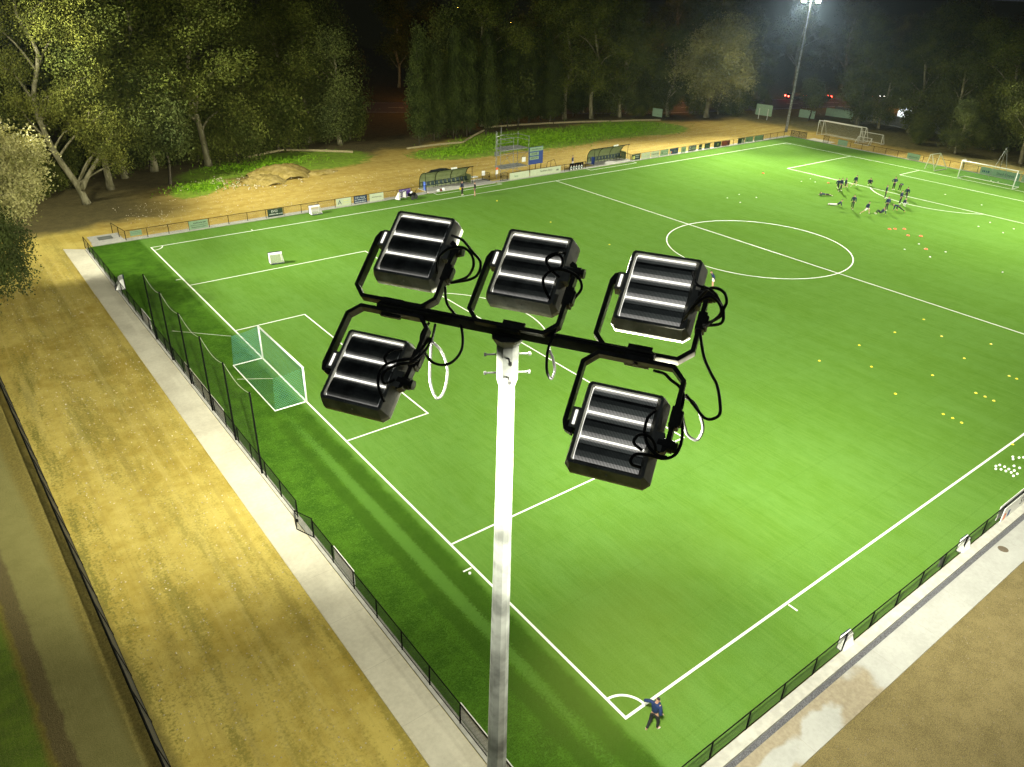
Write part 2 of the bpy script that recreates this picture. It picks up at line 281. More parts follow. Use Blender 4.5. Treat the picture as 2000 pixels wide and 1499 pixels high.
sheet('path',M['kerb'],-4.4,106.9,67.36,68.1,-.012,kind='structure')
MB().prism([(106.62,-3),(106.8,-3),(106.8,67),(106.62,67)],-.06,.08).build('kerb',M['kerb'],kind='structure')
MB().prism([(106.85,59.9),(109,59.9),(109,64),(106.85,64)],-.06,-.0).build('path',M['conc'],kind='structure')
for a,b in ((33.0,43.0),(61.0,68.2)): MB().prism([(a,67.1),(b,67.1),(b,69.8),(a,69.8)],-.06,.05).build('path',M['kerb'],kind='structure')
MB().prism([(-4.3,67.4),(-1.5,67.4),(-1.5,70.4),(-4.3,70.4)],-.05,.0).build('path',M['kerb'],kind='structure')
rd=[(-40,190),(20,150),(60,126),(105,101),(150,88),(185,66),(230,20)]
ro=MB(); line_strip(ro,rd,13,.0); ro.build('road',M['asphalt'],kind='structure')
rm=MB()
for i in range(len(rd)-1):
    a=Vector((*rd[i],0)); b=Vector((*rd[i+1],0)); L=(b-a).length; k=0
    nn=(b-a).normalized(); pp=Vector((-nn.y,nn.x,0))
    for o_ in (-5.6,5.6): line_strip(rm,[(a+pp*o_)[:2],(b+pp*o_)[:2]],.15,.006)
    while k<L-3:
        line_strip(rm,[(a+nn*k)[:2],(a+nn*(k+3))[:2]],.15,.006); k+=9
rm.build('road_markings',M['cream'],kind='structure')
# ---------------- floodlight towers ----------------
C50,S50=math.cos(R(50)),math.sin(R(50))
M['lens']=emis('lamp_lens',LAMP_COL,LENS); M['added_glow']=emis('added_gap_glow',(1,.98,.86),1.5); M['added_glow2']=emis('added_edge_spill',(1,.98,.9),.42); M['added_glow4']=emis('added_dim_spill',(.85,1,.95),.03); M['added_glow3']=emis('added_inner_spill',(.9,1,.92),.11); M['cast']=mat('cast_housing',(.50,.50,.44),.55,0,.3,7)  # glow and spill materials: stray lamp light painted as emission
M['fin']=mat('black_fins',(.24,.25,.24),.3,.3,.45,9); M['rubber']=mat('cable_rubber',(.022,.022,.022),.45,0,.2,10); M['label']=mat('label_paper',(.5,.5,.42),.7)
def mat_glow():
    t=NT('fin_panel_gap'); t.fin((.02,.02,.02)); return t.m
def make_floodlight():
    w,h,d=.60,.68,.11
    fr=MB(); X0,X1,Y0,Y1=-w/2,w/2,-h/2,h/2
    # shallow tray: outer rim (back, z=+.05) to flared front (z=-.09), bottom edge deeper
    def ring(x0,x1,y0,y1,z,c=.045):
        return [(x0+c,y0,z),(x1-c,y0,z),(x1,y0+c,z),(x1,y1-c,z),(x1-c,y1,z),(x0+c,y1,z),(x0,y1-c,z),(x0,y0+c,z)]
    A=ring(X0,X1,Y0,Y1,.05,.02); B=ring(X0-.03,X1+.045,Y0-.045,Y1+.02,-.05,.05); Cc=ring(X0-.03,X1+.045,Y0-.045,Y1+.02,-.10,.05); In=ring(X0+.026,X1-.022,Y0+.024,Y1-.022,.05,.012); Id=ring(X0+.026,X1-.022,Y0+.024,Y1-.022,.005,.012)
    vs=In+A+B+Cc; fs=[]
    for g in range(3):
        for k in range(8): fs.append((g*8+k,(g+1)*8+k,(g+1)*8+(k+1)%8,g*8+(k+1)%8))
    fs+= [(k,(k+1)%8,32+(k+1)%8,32+k) for k in range(8)]; vs+=Id; fs.append(tuple(32+k for k in range(8))); fs.append(tuple(24+k for k in range(8))[::-1])
    fr.add(vs,fs)
    fr.box((X0-.03,.02,.0),(.07,.17,.10)); fr.box((X1+.03,-.02,.0),(.08,.15,.09))
    for a in (-.20,.0,.16,.25): fr.ball((a,Y1-.011,.052),.005,8,5,mi=1)
    for a in (-.24,-.05,.08): fr.ball((a,Y0+.012,.052),.005,8,5,mi=1)
    fr.ball((.02,Y0-.022,.0),.010,8,5,mi=1); o=fr.build('floodlight',[M['cast'],M['white']],bevel=.006)
    fn=MB(); ys=[(.108,.295),(-.100,.088),(-.305,-.120)]
    nx=46
    for (a,b) in ys:
        L=b-a
        for i in range(nx):
            xx=X0+.05+i*(w-.105)/(nx-1); pr=[(0,.004),(.0,.022),(.10,.040),(.30,.052),(.65,.050),(.9,.040),(1,.022),(1,.004)]
            p=[(xx,a+L*u_,z_+.0) for u_,z_ in pr]; t_=.0016; n=len(p)
            fn.add([(q[0]-t_,q[1],q[2]) for q in p]+[(q[0]+t_,q[1],q[2]) for q in p],[tuple(range(n)),tuple(range(n,2*n))[::-1]]+[(k,k+n,(k+1)%n+n,(k+1)%n) for k in range(n)])
        fn.box((0,(a+b)/2,.012),(w-.10,L,.012))
    fn.build('heat_sink',M['fin'],o); st_=MB()
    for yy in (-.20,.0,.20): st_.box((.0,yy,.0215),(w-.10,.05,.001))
    st_.build('added_spill_between_fins',M['added_glow4'],o)  # added strips: faint stray light between the fins painted as emission
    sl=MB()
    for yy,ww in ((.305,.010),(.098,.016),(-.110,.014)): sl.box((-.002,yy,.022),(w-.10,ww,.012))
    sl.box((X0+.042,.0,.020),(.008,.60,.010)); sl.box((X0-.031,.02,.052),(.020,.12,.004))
    sl.build('added_glow_strips',M['added_glow'],o)  # added emitters imitating glare along the fin banks and pivot cover
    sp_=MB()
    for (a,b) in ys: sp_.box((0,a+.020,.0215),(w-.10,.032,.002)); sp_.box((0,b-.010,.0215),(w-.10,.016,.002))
    sp_.build('added_glow_under_fins',M['added_glow2'],o); sq=MB()  # added strips: scattered light at the ends of each bank painted as glow
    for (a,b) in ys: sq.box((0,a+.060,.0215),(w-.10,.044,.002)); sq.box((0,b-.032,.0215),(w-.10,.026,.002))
    sq.build('added_glow_between_fins',M['added_glow3'],o)  # weaker added strips grading the painted glow inwards
    yk=MB(); hw=.405; yb=-.60; c=.10; t_=.010; wz=.040
    path=[(-hw+.0,.06),(-hw,yb+c),(-hw+c,yb),(hw-c,yb),(hw,yb+c),(hw,.06)]
    inner=[(-hw+.05,.06),(-hw+.028,.02),(-hw+.028,yb+c+.01),(-hw+c+.01,yb+.028),(hw-c-.01,yb+.028),(hw-.028,yb+c+.01),(hw-.028,.02),(hw-.05,.06)]
    def bar(pts,th,wz_):
        P=[Vector((a,b,0)) for a,b in pts]; n=len(P); o1=[];i1=[]
        for i in range(n):
            t=Vector((0,0,0))
            if i>0:t+=(P[i]-P[i-1]).normalized()
            if i<n-1:t+=(P[i+1]-P[i]).normalized()
            t.normalize(); nn=Vector((-t.y,t.x,0)); o1.append(P[i]+nn*th/2); i1.append(P[i]-nn*th/2)
        vs=[]; 
        for q in range(n):
            for v in (o1[q],i1[q]):
                for z_ in (-wz_,wz_): vs.append((v.x,v.y,z_))
        fs=[]
        for q in range(n-1):
            b_=q*4; e_=b_+4
            fs+=[(b_,e_,e_+1,b_+1),(b_+2,b_+3,e_+3,e_+2),(b_,b_+2,e_+2,e_),(b_+1,e_+1,e_+3,b_+3)]
        fs+=[(0,1,3,2),(4*n-4,4*n-2,4*n-1,4*n-3)]; yk.add(vs,fs)
    bar([(-hw+.075,.095),(-hw+.02,.075),(-hw,.02)]+path[1:5]+[(hw,.02),(hw-.02,.075),(hw-.06,.095)],.040,.042)
    yk.box((0,yb-.028,0),(.20,.018,.06)); yk.tube([(0,yb-.04,.0),(0,yb+.035,.0)],.022,8)
    for q in (-.07,.07,-.12,.12): yk.box((q,yb+.012,0),(.03,.004,.012))
    yk.tube([(-hw+.012,.05,0),(-.30,.03,0)],.045,10); yk.tube([(hw+.045,.03,.0),(.33,.02,0)],.052,12); yk.tube([(hw+.045,.03,.0),(hw+.075,.03,0)],.042,12)
    yk.build('yoke',M['black_coat'],o,bevel=.004)
    jb=MB(); jb.box((hw+.005,-.22,-.005),(.075,.17,.10)); jb.box((hw+.05,-.22,.0),(.02,.12,.07)); jb.build('junction_box',M['black_coat'],o,bevel=.006)
    ln=MB(); ln.quad((X0,Y0,-.1015),(X0,Y1,-.1015),(X1,Y1,-.1015),(X1,Y0,-.1015)); ln.build('lamp_lens',M['lens'],o)
    return o
FLOOD={'A':(-1.152,.656,-.009,1),'B':(.03,.60,.053,1),'C':(1.134,.657,-.088,1),'D':(-1.117,-.646,.026,-1),'E':(1.143,-.678,.066,-1)}
CAB={'A':[[(-0.81,0.80,0.06),(-0.64,0.71,0.16),(-0.48,0.58,0.20),(-0.38,0.50,0.20),(-0.38,0.42,0.15),(-0.45,0.37,0.10),(-0.66,0.34,0.02)],
[(-0.81,0.39,0.06),(-0.78,0.47,0.18),(-0.71,0.56,0.22),(-0.58,0.60,0.22),(-0.48,0.55,0.20),(-0.45,0.47,0.15),(-0.52,0.41,0.05),(-0.66,0.36,0.00)],
[(-0.71,0.30,0.00),(-0.63,0.14,0.00),(-0.47,0.01,0.00),(-0.38,-0.13,0.00),(-0.34,-0.27,0.00),(-0.38,-0.39,0.00),(-0.47,-0.44,0.00),(-0.58,-0.42,0.00),(-0.72,-0.30,-0.05),(-0.78,-0.18,-0.05),(-0.75,-0.05,-0.05)],
[(-0.69,-0.05,-0.05),(-0.69,-0.17,-0.10),(-0.70,-0.28,-0.20),(-0.67,-0.47,-0.30),(-0.62,-0.57,-0.35),(-0.57,-0.61,-0.40),(-0.54,-0.52,-0.40),(-0.56,-0.34,-0.35),(-0.63,-0.22,-0.25),(-0.68,-0.20,-0.12)]],
'B':[[(0.29,0.80,0.06),(0.27,0.71,0.20),(0.21,0.63,0.24),(0.22,0.57,0.24),(0.28,0.53,0.22),(0.34,0.58,0.20),(0.33,0.65,0.20),(0.28,0.68,0.22),(0.20,0.63,0.20),(0.24,0.55,0.2),(0.34,0.50,0.16)],
[(0.29,0.33,0.07),(0.25,0.37,0.18),(0.23,0.44,0.22),(0.30,0.52,0.24),(0.41,0.54,0.22),(0.50,0.53,0.15),(0.53,0.48,0.08),(0.49,0.40,0.04),(0.44,0.33,0.04)],
[(0.43,0.32,0.04),(0.42,0.06,0.05),(0.41,-0.10,0.05),(0.42,-0.22,0.00),(0.44,-0.29,-0.05),(0.47,-0.31,-0.10),(0.46,-0.21,-0.15),(0.42,-0.12,-0.15),(0.37,-0.05,-0.12)]],
'C':[[(1.38,0.86,-.03),(1.46,0.65,0.14),(1.55,0.61,0.18),(1.62,0.57,0.18),(1.68,0.51,0.14),(1.71,0.47,0.10),(1.71,0.39,0.05),(1.57,0.40,-.06)],
[(1.46,0.56,-.02),(1.55,0.61,0.15),(1.62,0.61,0.20),(1.69,0.58,0.20),(1.72,0.53,0.16),(1.71,0.49,0.12),(1.69,0.44,0.06),(1.57,0.40,-.05)],
[(1.40,0.38,-.03),(1.47,0.42,0.15),(1.54,0.48,0.22),(1.60,0.51,0.22),(1.67,0.50,0.16),(1.69,0.44,0.10),(1.58,0.38,-.05)],
[(1.55,0.36,-.08),(1.60,0.20,0.00),(1.65,0.08,0.00),(1.73,-0.04,0.00),(1.79,-0.12,0.00),(1.84,-0.25,0.00),(1.86,-0.35,0.00),(1.82,-0.40,0.00),(1.77,-0.41,0.00),(1.72,-0.38,0.00),(1.58,-0.25,0.00)]],
'E':[[(1.40,-0.47,0.12),(1.37,-0.57,0.20),(1.38,-0.69,0.22),(1.43,-0.78,0.20),(1.51,-0.82,0.16),(1.56,-0.80,0.10)],
[(1.38,-0.80,0.13),(1.32,-0.78,0.20),(1.34,-0.72,0.22),(1.41,-0.71,0.22),(1.46,-0.74,0.16),(1.48,-0.78,0.12)],
[(1.40,-0.93,0.12),(1.35,-0.94,0.18),(1.33,-0.91,0.20),(1.36,-0.86,0.20),(1.45,-0.84,0.18),(1.55,-0.83,0.14),(1.62,-0.77,0.10),(1.64,-0.66,0.07),(1.62,-0.53,0.05),(1.58,-0.42,0.05)],
[(1.57,-0.25,-0.05),(1.64,-0.26,-0.10),(1.70,-0.31,-0.20),(1.74,-0.38,-0.30),(1.73,-0.45,-0.35),(1.70,-0.48,-0.35),(1.64,-0.47,-0.30),(1.61,-0.44,-0.20),(1.58,-0.39,-0.08)],
[(1.30,-0.13,0.07),(1.39,-0.15,0.10),(1.45,-0.19,0.10),(1.52,-0.22,0.08),(1.57,-0.28,0.07),(1.58,-0.40,0.06)]],
'D':[[(-0.91,-0.57,0.10),(-0.92,-0.54,0.17),(-0.88,-0.46,0.17),(-0.84,-0.40,0.09)],
[(-0.80,-0.90,0.09),(-0.86,-0.81,0.18),(-0.89,-0.71,0.20),(-0.87,-0.62,0.20),(-0.78,-0.55,0.19),(-0.70,-0.47,0.12),(-0.69,-0.33,0.04),(-0.68,-0.2,0)],
[(-0.80,-0.69,0.09),(-0.82,-0.77,0.17),(-0.85,-0.73,0.20),(-0.84,-0.66,0.20),(-0.76,-0.57,0.17),(-0.68,-0.50,0.11),(-0.66,-0.35,0.03),(-.66,-.2,0)]]}
def smooth(pts,k=5):
    P=[Vector(p) for p in pts]; out=[]
    for i in range(len(P)-1):
        p0=P[max(i-1,0)];p1=P[i];p2=P[i+1];p3=P[min(i+2,len(P)-1)]
        for j in range(k):
            t=j/k; out.append(.5*((2*p1)+(p2-p0)*t+(2*p0-5*p1+4*p2-p3)*t*t+(3*p1-p0-3*p2+p3)*t**3))
    out.append(P[-1]); return out
ZH=21.445
def make_tower():
    root=empty('floodlight_tower',(0,0,0)); dkb=mat('dark_bolt',(.02,.02,.02),.6)
    pl=MB(); pl.tube([(0,0,0),(0,0,ZH-.12)],[.26,.070],10); pl.build('pole',M['galv'],root)
    sv=MB(); sv.tube([(0,0,ZH-.50),(0,0,ZH-.44),(0,0,ZH-.12)],[.084,.102,.104],8,cap=True); sv.tube([(0,0,ZH-.12),(0,0,ZH-.045)],[.10,.15],8); so=sv.build('mounting_sleeve',M['galv'],root)
    for zz in (ZH-.22,ZH-.40):
        for k in range(4):
            a=.5+k*math.pi/2; b=MB(); dx,dy=math.cos(a),math.sin(a)
            b.tube([(dx*.10,dy*.10,zz),(dx*.19,dy*.19,zz)],.009,6); b.tube([(dx*.185,dy*.185,zz),(dx*.205,dy*.205,zz)],.018,6); b.build('bolt',dkb,so)
    U=Matrix(((1,0,0),(0,S50,-C50),(0,C50,S50)))   # columns a,u,n
    ar=MB(); ar.box((0,0,ZH),(2.54,.085,.085),M=None); o=ar.build('crossarm',M['black_coat'],root,bevel=.006)
    pp=MB()
    for k,(a,u,n,s) in FLOOD.items():
        q=U@Vector((a,.07*s,0)); pp.box((q.x,q.y,q.z+ZH),(.20,.045,.03),M=U.to_3x3())
    pp.box((0,0,ZH+.050),(2.5,.04,.010)); pp.build('bracket_plate',M['black_coat'],root)
    base=make_floodlight(); FL=[base]+[copy_tree(base) for _ in range(4)]
    for i,(k,(a,u,n,s)) in enumerate(FLOOD.items()):
        f=FL[i]
        f.parent=root; q=U@Vector((a,u,n)); f.location=(q.x,q.y,q.z+ZH)
        f.rotation_euler=Matrix(((1,0,0),(0,S50,-C50),(0,C50,S50))).to_euler()
        fx={'A':(2.4,2),'B':(-.9,1.4),'C':(-1.3,2),'D':(6,4.3),'E':(-1.3,-1.9)}[k]
        f.rotation_euler.rotate_axis('X',R(-fx[1]*.5))
        if s<0:
            for ch in f.children:
                if ch.name.startswith('yoke'): ch.rotation_euler=(math.pi,0,0); 
                if ch.name.startswith('junction'): ch.location=(0,.42,0)
        ld=bpy.data.lights.new('floodlight_beam','SPOT'); ld.shadow_soft_size=.16; ld.energy=LAMP_W; ld.color=LAMP_COL; ld.spot_size=R(58); ld.spot_blend=1; ld.show_cone=False
        lo=bpy.data.objects.new('floodlight_beam',ld); COL.objects.link(lo); lo.parent=f; lo.location=(0,0,-.30)
        yo={'A':52,'B':4,'C':-18,'D':26,'E':-8}[k]; dp=R({'A':19,'B':20,'C':22,'D':24,'E':36}[k]); ld.spot_size=R(66 if k in 'AE' else 58); ld.energy=LAMP_W*{'A':.82,'B':1.1,'C':.95,'D':.7,'E':.38}[k]; yo=R(yo)
        wd=Vector((-math.sin(yo)*math.cos(dp),math.cos(yo)*math.cos(dp),-math.sin(dp)))       # beam direction in the tower frame
        lo.rotation_euler=(f.rotation_euler.to_matrix().inverted()@wd.to_track_quat('-Z','Y').to_matrix()).to_euler()
        for pts in CAB.get(k,[]):
            L=[(p[0]-a,p[1]-u,p[2]-n) for p in pts]; MB().tube(smooth(L),.0125,8).build('cable',M['rubber'],f,smooth=True)
    return root
bpy.context.view_layer.update()
tower=make_tower(); tower.location=(-11.51,-7.22,-.03); tower.rotation_euler=(0,0,R(-59.33))
tag(tower,'tall galvanised floodlight pole close to the camera with five black lamps seen from behind','floodlight',group='floodlight towers at the pitch corners')
for loc,rz,lb in (((109.6,70.15,-.03),120.67,'tall pale floodlight pole at the far corner beside the stored goals, lamps glaring'),((-13.2,71.4,-.03),-120.67,'floodlight pole hidden behind the pale bushy tree at the left edge'),((111.3,-7.2,-.03),59.33,'floodlight pole at the far right corner, outside the picture')):
    t=copy_tree(tower); t.location=loc; t.rotation_euler=(0,0,R(rz)); t['label']=lb
    for f in t.children:
        for q in f.children:
            if q.type=='LIGHT': q.data=q.data.copy(); q.data.energy*=.6 if loc[0]<0 else 1.38
# ---------------- text ----------------
def text_mesh(txt,size):
    cu=bpy.data.curves.new('t','FONT'); cu.body=txt; cu.size=size; cu.align_x='CENTER'; cu.align_y='CENTER'; cu.extrude=.003
    o=bpy.data.objects.new('t',cu); COL.objects.link(o); dg=bpy.context.evaluated_depsgraph_get(); me=bpy.data.meshes.new_from_object(o.evaluated_get(dg)); bpy.data.objects.remove(o); return me
def lettering(parent,txt,size,loc,mat_,rot=(math.pi/2,0,0)):
    me=text_mesh(txt,size); me.materials.clear(); me.materials.append(mat_); o=bpy.data.objects.new('lettering',me); COL.objects.link(o); o.parent=parent; o.location=loc; o.rotation_euler=rot; return o
def scrawl(parent,w,h,loc_z,mat_,seed,y=-.02):
    r=random.Random(seed); mb=MB(); x=-w/2
    while x<w/2:
        cw=r.uniform(.04,.09)*h/.12; hh=h*r.choice((1,.7,.7)); mb.box((x+cw/2,y,loc_z-h/2+hh/2),(cw*.75,.004,hh*r.uniform(.8,1))); x+=cw+(.06 if r.random()<.18 else .012)
    return mb.build('lettering',mat_,parent)
# ---------------- fences ----------------
def fence(name,label,p0,p1,h,step,mesh_mat,group=None,post_r=.03,rail_r=.024,bottom=True,skip=()):
    p0=Vector((*p0,0)); p1=Vector((*p1,0)); d=p1-p0; L=d.length; d.normalize(); root=empty(name,p0,math.atan2(d.y,d.x),label=label,cat='fence',group=group)
    n=max(1,round(L/step)); post=None
    for i in range(n+1):
        if post is None: post=MB().tube([(0,0,-.03),(0,0,h+.01)],post_r,8).build('post',M['black_metal'],root); o=post
        else: o=post.copy(); COL.objects.link(o); o.parent=root
        o.location=(L*i/n,0,0)
    MB().tube([(0,0,h),(L,0,h)],rail_r,8).build('top_rail',M['black_metal'],root)
    if bottom: MB().tube([(0,0,.12),(L,0,.12)],rail_r*.7,6).build('bottom_rail',M['black_metal'],root)
    MB().quad((0,.008,.10),(L,.008,.10),(L,.008,h),(0,.008,h)).build('wire_mesh',mesh_mat,root)
    return root
fence('fence','black mesh fence between the pale concrete path and the near goal line',(-5.08,15.9),(-5.08,-2.9),1.1,2.05,M['fence_mesh'])
fence('fence','black mesh fence running from the small gate to the far left corner of the pitch',(-5.08,67.0),(-5.08,17.8),1.1,2.05,M['fence_mesh'])
fence('fence','black mesh fence along the near touchline beside the wide concrete slab',(-5.08,-2.97),(106.6,-2.97),1.05,2.07,M['fence_mesh'])
fence('fence','thin rail fence on the far side left of the first dugout',(-1.42,67.16),(32.6,67.16),1.0,2.02,M['far_mesh'],bottom=False)
fence('fence','thin rail fence in front of the scaffold between the two dugouts',(45.0,67.16),(58.6,67.16),1.0,2.0,M['far_mesh'],bottom=False)
fence('fence','thin rail fence hung with many boards right of the second dugout',(67.4,67.16),(106.7,67.16),1.0,2.0,M['far_mesh'],bottom=False)
fence('fence','short fence return beside the bare ground at the far left corner',(-1.42,67.2),(-1.9,70.6),1.0,1.8,M['far_mesh'],bottom=False)
fence('fence','low fence at the far end in front of the stored goals and far goal',(106.75,59.9),(106.75,-2.9),1.0,2.05,M['far_mesh'],bottom=False)
fence('fence','short fence at the far corner beneath the pale floodlight pole',(106.75,67.1),(106.75,64.1),1.0,1.5,M['fence_mesh'],bottom=False)
f=fence('fence','dark mesh fence crossing the dirt strip at the lower left edge',(-14.98,46),(-13.55,-8),1.9,2.6,M['dense_mesh'],post_r=.04,rail_r=.04); f.rotation_euler=(R(9),0,f.rotation_euler[2])
fence('fence','short side fence with a slanted top beside the second dugout',(67.45,67.2),(67.45,69.6),1.0,1.2,M['far_mesh'],bottom=False)
# gates
def gate(loc,rz,w,h,label):
    g=empty('gate',loc,rz,label=label,cat='gate'); a=MB()
    a.tube([(0,0,0),(0,0,h),(w,0,h),(w,0,0.08),(0,0,.08)],.028,8); a.build('gate_frame',M['black_metal'],g); MB().quad((0,0,.08),(w,0,.08),(w,0,h),(0,0,h)).build('wire_mesh',M['fence_mesh'],g); MB().box((w*.9,0,h*.55),(.1,.06,.16)).build('latch',M['black_metal'],g); return g
gate((-5.08,15.95,0),R(112),1.1,1.2,'small black gate standing ajar in the near goal-end fence')
gate((42.4,69.3,0),R(-70),1.2,1.1,'black gate beside the first dugout near the pitch corner of the technical area')
gate((44.9,67.2,0),R(170),1.0,1.1,'black gate leaf left of the scaffold')
gate((106.75,64.1,0),R(100),2.6,1.1,'black gate swung open near the far floodlight pole')
gate((106.75,59.9,0),R(95),.9,1.2,'narrow black gate leaf in front of the big stored goal')
# ball stop net
bn=empty('ball_stop_net',(-5.12,0,0),label='tall black poles with fine netting behind the near goal',cat='net')
ny=[42.6,38.62,34.53,30.4,26.4,22.4]
for yy in ny: MB().tube([(0,yy,-.03),(0,yy,5.05)],[.055,.045],8).build('post',M['black_metal'],bn)
MB().quad((.05,ny[0],.1),(.05,ny[-1],.1),(.05,ny[-1],4.9),(.05,ny[0],4.9)).build('netting',M['stop_net'],bn)
rp=MB()
for i in range(5):
    a,b=ny[i],ny[i+1]; rp.tube([(.05,a+(b-a)*t,4.95-.35*math.sin(math.pi*t)) for t in [k/8 for k in range(9)]],.008,5)
rp.build('top_rope',M['cream'],bn)
# ---------------- boards ----------------
def board(loc,w,h,z0,face,label,rz=0,texts=(),scr=(),group=None):
    b=empty('advertising_board',loc,rz,label=label,cat='sign',group=group)
    MB().box((0,0,z0+h/2),(w,.025,h)).build('panel',face,b)
    for tx,sz,x,z,mt in texts: lettering(b,tx,sz,(x,-.018,z),mt)
    for i,(w_,h_,x,z,mt) in enumerate(scr):
        s=scrawl(b,w_,h_,z,mt,hash(label)%1000+i if False else int(abs(x*100)+z*37+w*91+i*7+loc[0]*3)); s.location=(x,0,0)
    return b
YB=67.10
def fb(x0,x1,h,z0,face,label,texts=(),scr=()): return board(((x0+x1)/2,YB,0),x1-x0-.06,h,z0,face,label,0,texts,scr)
fb(-1.0,.12,.5,.42,M['pale_green'],'small faded green sign on the fence at the far left corner',scr=((.8,.06,0,.8,M['ink']),(.8,.05,0,.65,M['ink'])))
fb(4.55,6.5,.85,.12,M['pale_green'],'pale green board with dark heading, second from the far left corner',scr=((1.2,.14,.1,.75,M['ink']),(1.6,.07,0,.52,M['ink']),(1.5,.09,0,.33,M['ink'])))
fb(12.75,14.5,.82,.15,M['dk_green'],'black board with white lettering left of the white portable goals',texts=(('EVCI',.34,-.1,.72,M['white_ink']),),scr=((1.4,.12,0,.42,M['white_ink']),))
fb(20.7,22.6,.85,.14,M['pale'],'cream board with a big blue letter A',texts=(('A',.72,-.5,.55,M['dk_blue']),),scr=((.9,.09,.35,.7,M['yellow_ink']),(.9,.08,.35,.45,M['yellow_ink'])))
fb(22.9,24.55,.82,.16,M['dk_blue'],'navy board with white lettering between two cream boards',texts=(('B & L Paving',.24,0,.80,M['white_ink']),),scr=((1.4,.10,0,.56,M['white_ink']),(1.3,.13,0,.32,M['white_ink'])))
fb(24.9,26.75,.85,.14,M['pale'],'cream board with one thin line of script, right of the navy board',texts=(('southerncross',.22,0,.6,M['ink']),))
fb(28.75,30.4,.85,.12,M['purple'],'purple board behind the black ball cart',scr=((1.4,.07,0,.84,M['white_ink']),(.8,.07,-.3,.72,M['white_ink']),(1.2,.08,0,.3,M['white_ink'])))
fb(45.2,48.5,.85,.1,M['pale'],'long pale banner below the scaffold with a faint round emblem',scr=((.5,.3,-.6,.5,M['pale_green']),))
fb(48.6,54.0,.85,.1,M['pale'],'longest pale banner with dark script, below the blue scoreboard',texts=(('Southern Dairy',.34,0.1,.62,M['ink']),),scr=((.25,.4,2.0,.55,M['ink']),))
tb=fb(55.5,58.1,.9,.1,M['black_metal'],'dark banner printed with a row of players, left of the second dugout')
mb=MB()
for i in range(5): mb.ball((-.95+i*.48,-.02,.42),.16,8,5,mi=0,sc=(1,.1,1.3)); mb.ball((-.95+i*.48,-.035,.40),.10,8,5,mi=1,sc=(1,.1,1.2)); mb.ball((-.95+i*.48,-.03,.72),.06,8,5,mi=2,sc=(1,.2,1.2)); mb.box((-.95+i*.48,-.02,.2),(.3,.008,.12),mi=0)
mb.build('printed_players',[M['white'],M['dk_blue'],M['skin']],tb)
for a,b,mt,lb,tx,sc_ in ((67.5,69.3,'dk_green','dark board with a pale slanted stripe next to the second dugout',(),((.8,.1,.3,.75,'white_ink'),(.8,.1,.3,.5,'white_ink'),(.3,.5,-.55,.5,'yellow_ink'))),
 (69.55,71.45,'pale','cream board with a thin dark underline right of the striped board',(),((.5,.16,0,.75,'yellow_ink'),(1.6,.03,0,.45,'ink'))),
 (71.6,73.4,'pale','cream board with bold dark capitals TWOTEN',(('TWOTEN',.36,0,.55,'ink'),),()),
 (73.6,75.4,'pale_green','pale mint board with faint marks beside the TWOTEN board',(),((.2,.2,-.5,.55,'ink'),(1.0,.1,.2,.55,'pale'))),
 (75.65,77.6,'dk_blue','dark blue board with a slanted orange and cream left edge',(),((.25,.7,-.82,.55,'pale'),(.12,.4,-.6,.5,'orange'),(.7,.4,.3,.55,'mirk'))),
 (78.25,79.4,'pale_green','small square mint board on the far fence',(),((.5,.16,0,.5,'ink'),)),
 (79.95,81.8,'mirk','grey-green board with a large letter Z',(('Z',.6,-.6,.6,'white_ink'),),((1.0,.3,.3,.6,'pale_green'),)),
 (82.3,83.15,'dk_green','narrow black board on the far fence',(),((.6,.1,0,.5,'white_ink'),)),
 (83.75,85.0,'dk_green','small dark green board right of the narrow black one',(),((.8,.1,0,.6,'pale_green'),(.7,.1,0,.4,'pale_green'))),
 (86.0,87.75,'dk_green','black board with a pale spiky emblem',(('X',.5,.1,.55,'yellow_ink'),),()),
 (87.85,90.0,'red','maroon board on the far fence',(),((.9,.1,-.3,.75,'orange'),(.9,.1,-.3,.5,'orange'),(.3,.5,.8,.5,'ink'))),
 (92.0,93.75,'dk_green','dark board with a cream right half near the far corner',(),((.7,.6,.45,.5,'cream'),)),
 (93.9,96.0,'pale_green','mint board with a dark diamond near the far corner',(),((.2,.3,-.4,.5,'ink'),(.6,.1,.5,.6,'pale'))),
 (96.3,98.7,'pale_green','plain mint board closest to the far corner',(),())):
    fb(a,b,.82,.14,M[mt],lb,[(t_[0],t_[1],t_[2],t_[3],M[t_[4]]) for t_ in tx],[(q[0],q[1],q[2],q[3],M[q[4]]) for q in sc_])
def eb(y0,y1,h,z0,mt,lb,texts=(),scr=()): return board((106.68,(y0+y1)/2,0),abs(y1-y0),h,z0,mt,lb,R(-90),texts,scr)
eb(58.1,56.4,.85,.15,M['pale_green'],'blank mint board on the end fence before the big stored goal')
eb(46.2,44.2,.85,.15,M['pale_green'],'mint board with dark script left of the small training goal',texts=(('Beechworth',.26,0,.5,M['ink']),))
eb(35.2,29.9,.95,.1,M['pale_green'],'long banner with dark lettering seen through the far goal',texts=(('Shed Depot',.5,.8,.5,M['ink']),),scr=((.8,.5,-2.0,.55,M['dk_blue']),))
eb(29.6,26.7,.95,.1,M['pale_green'],'mint banner at the right edge beside the far goal')
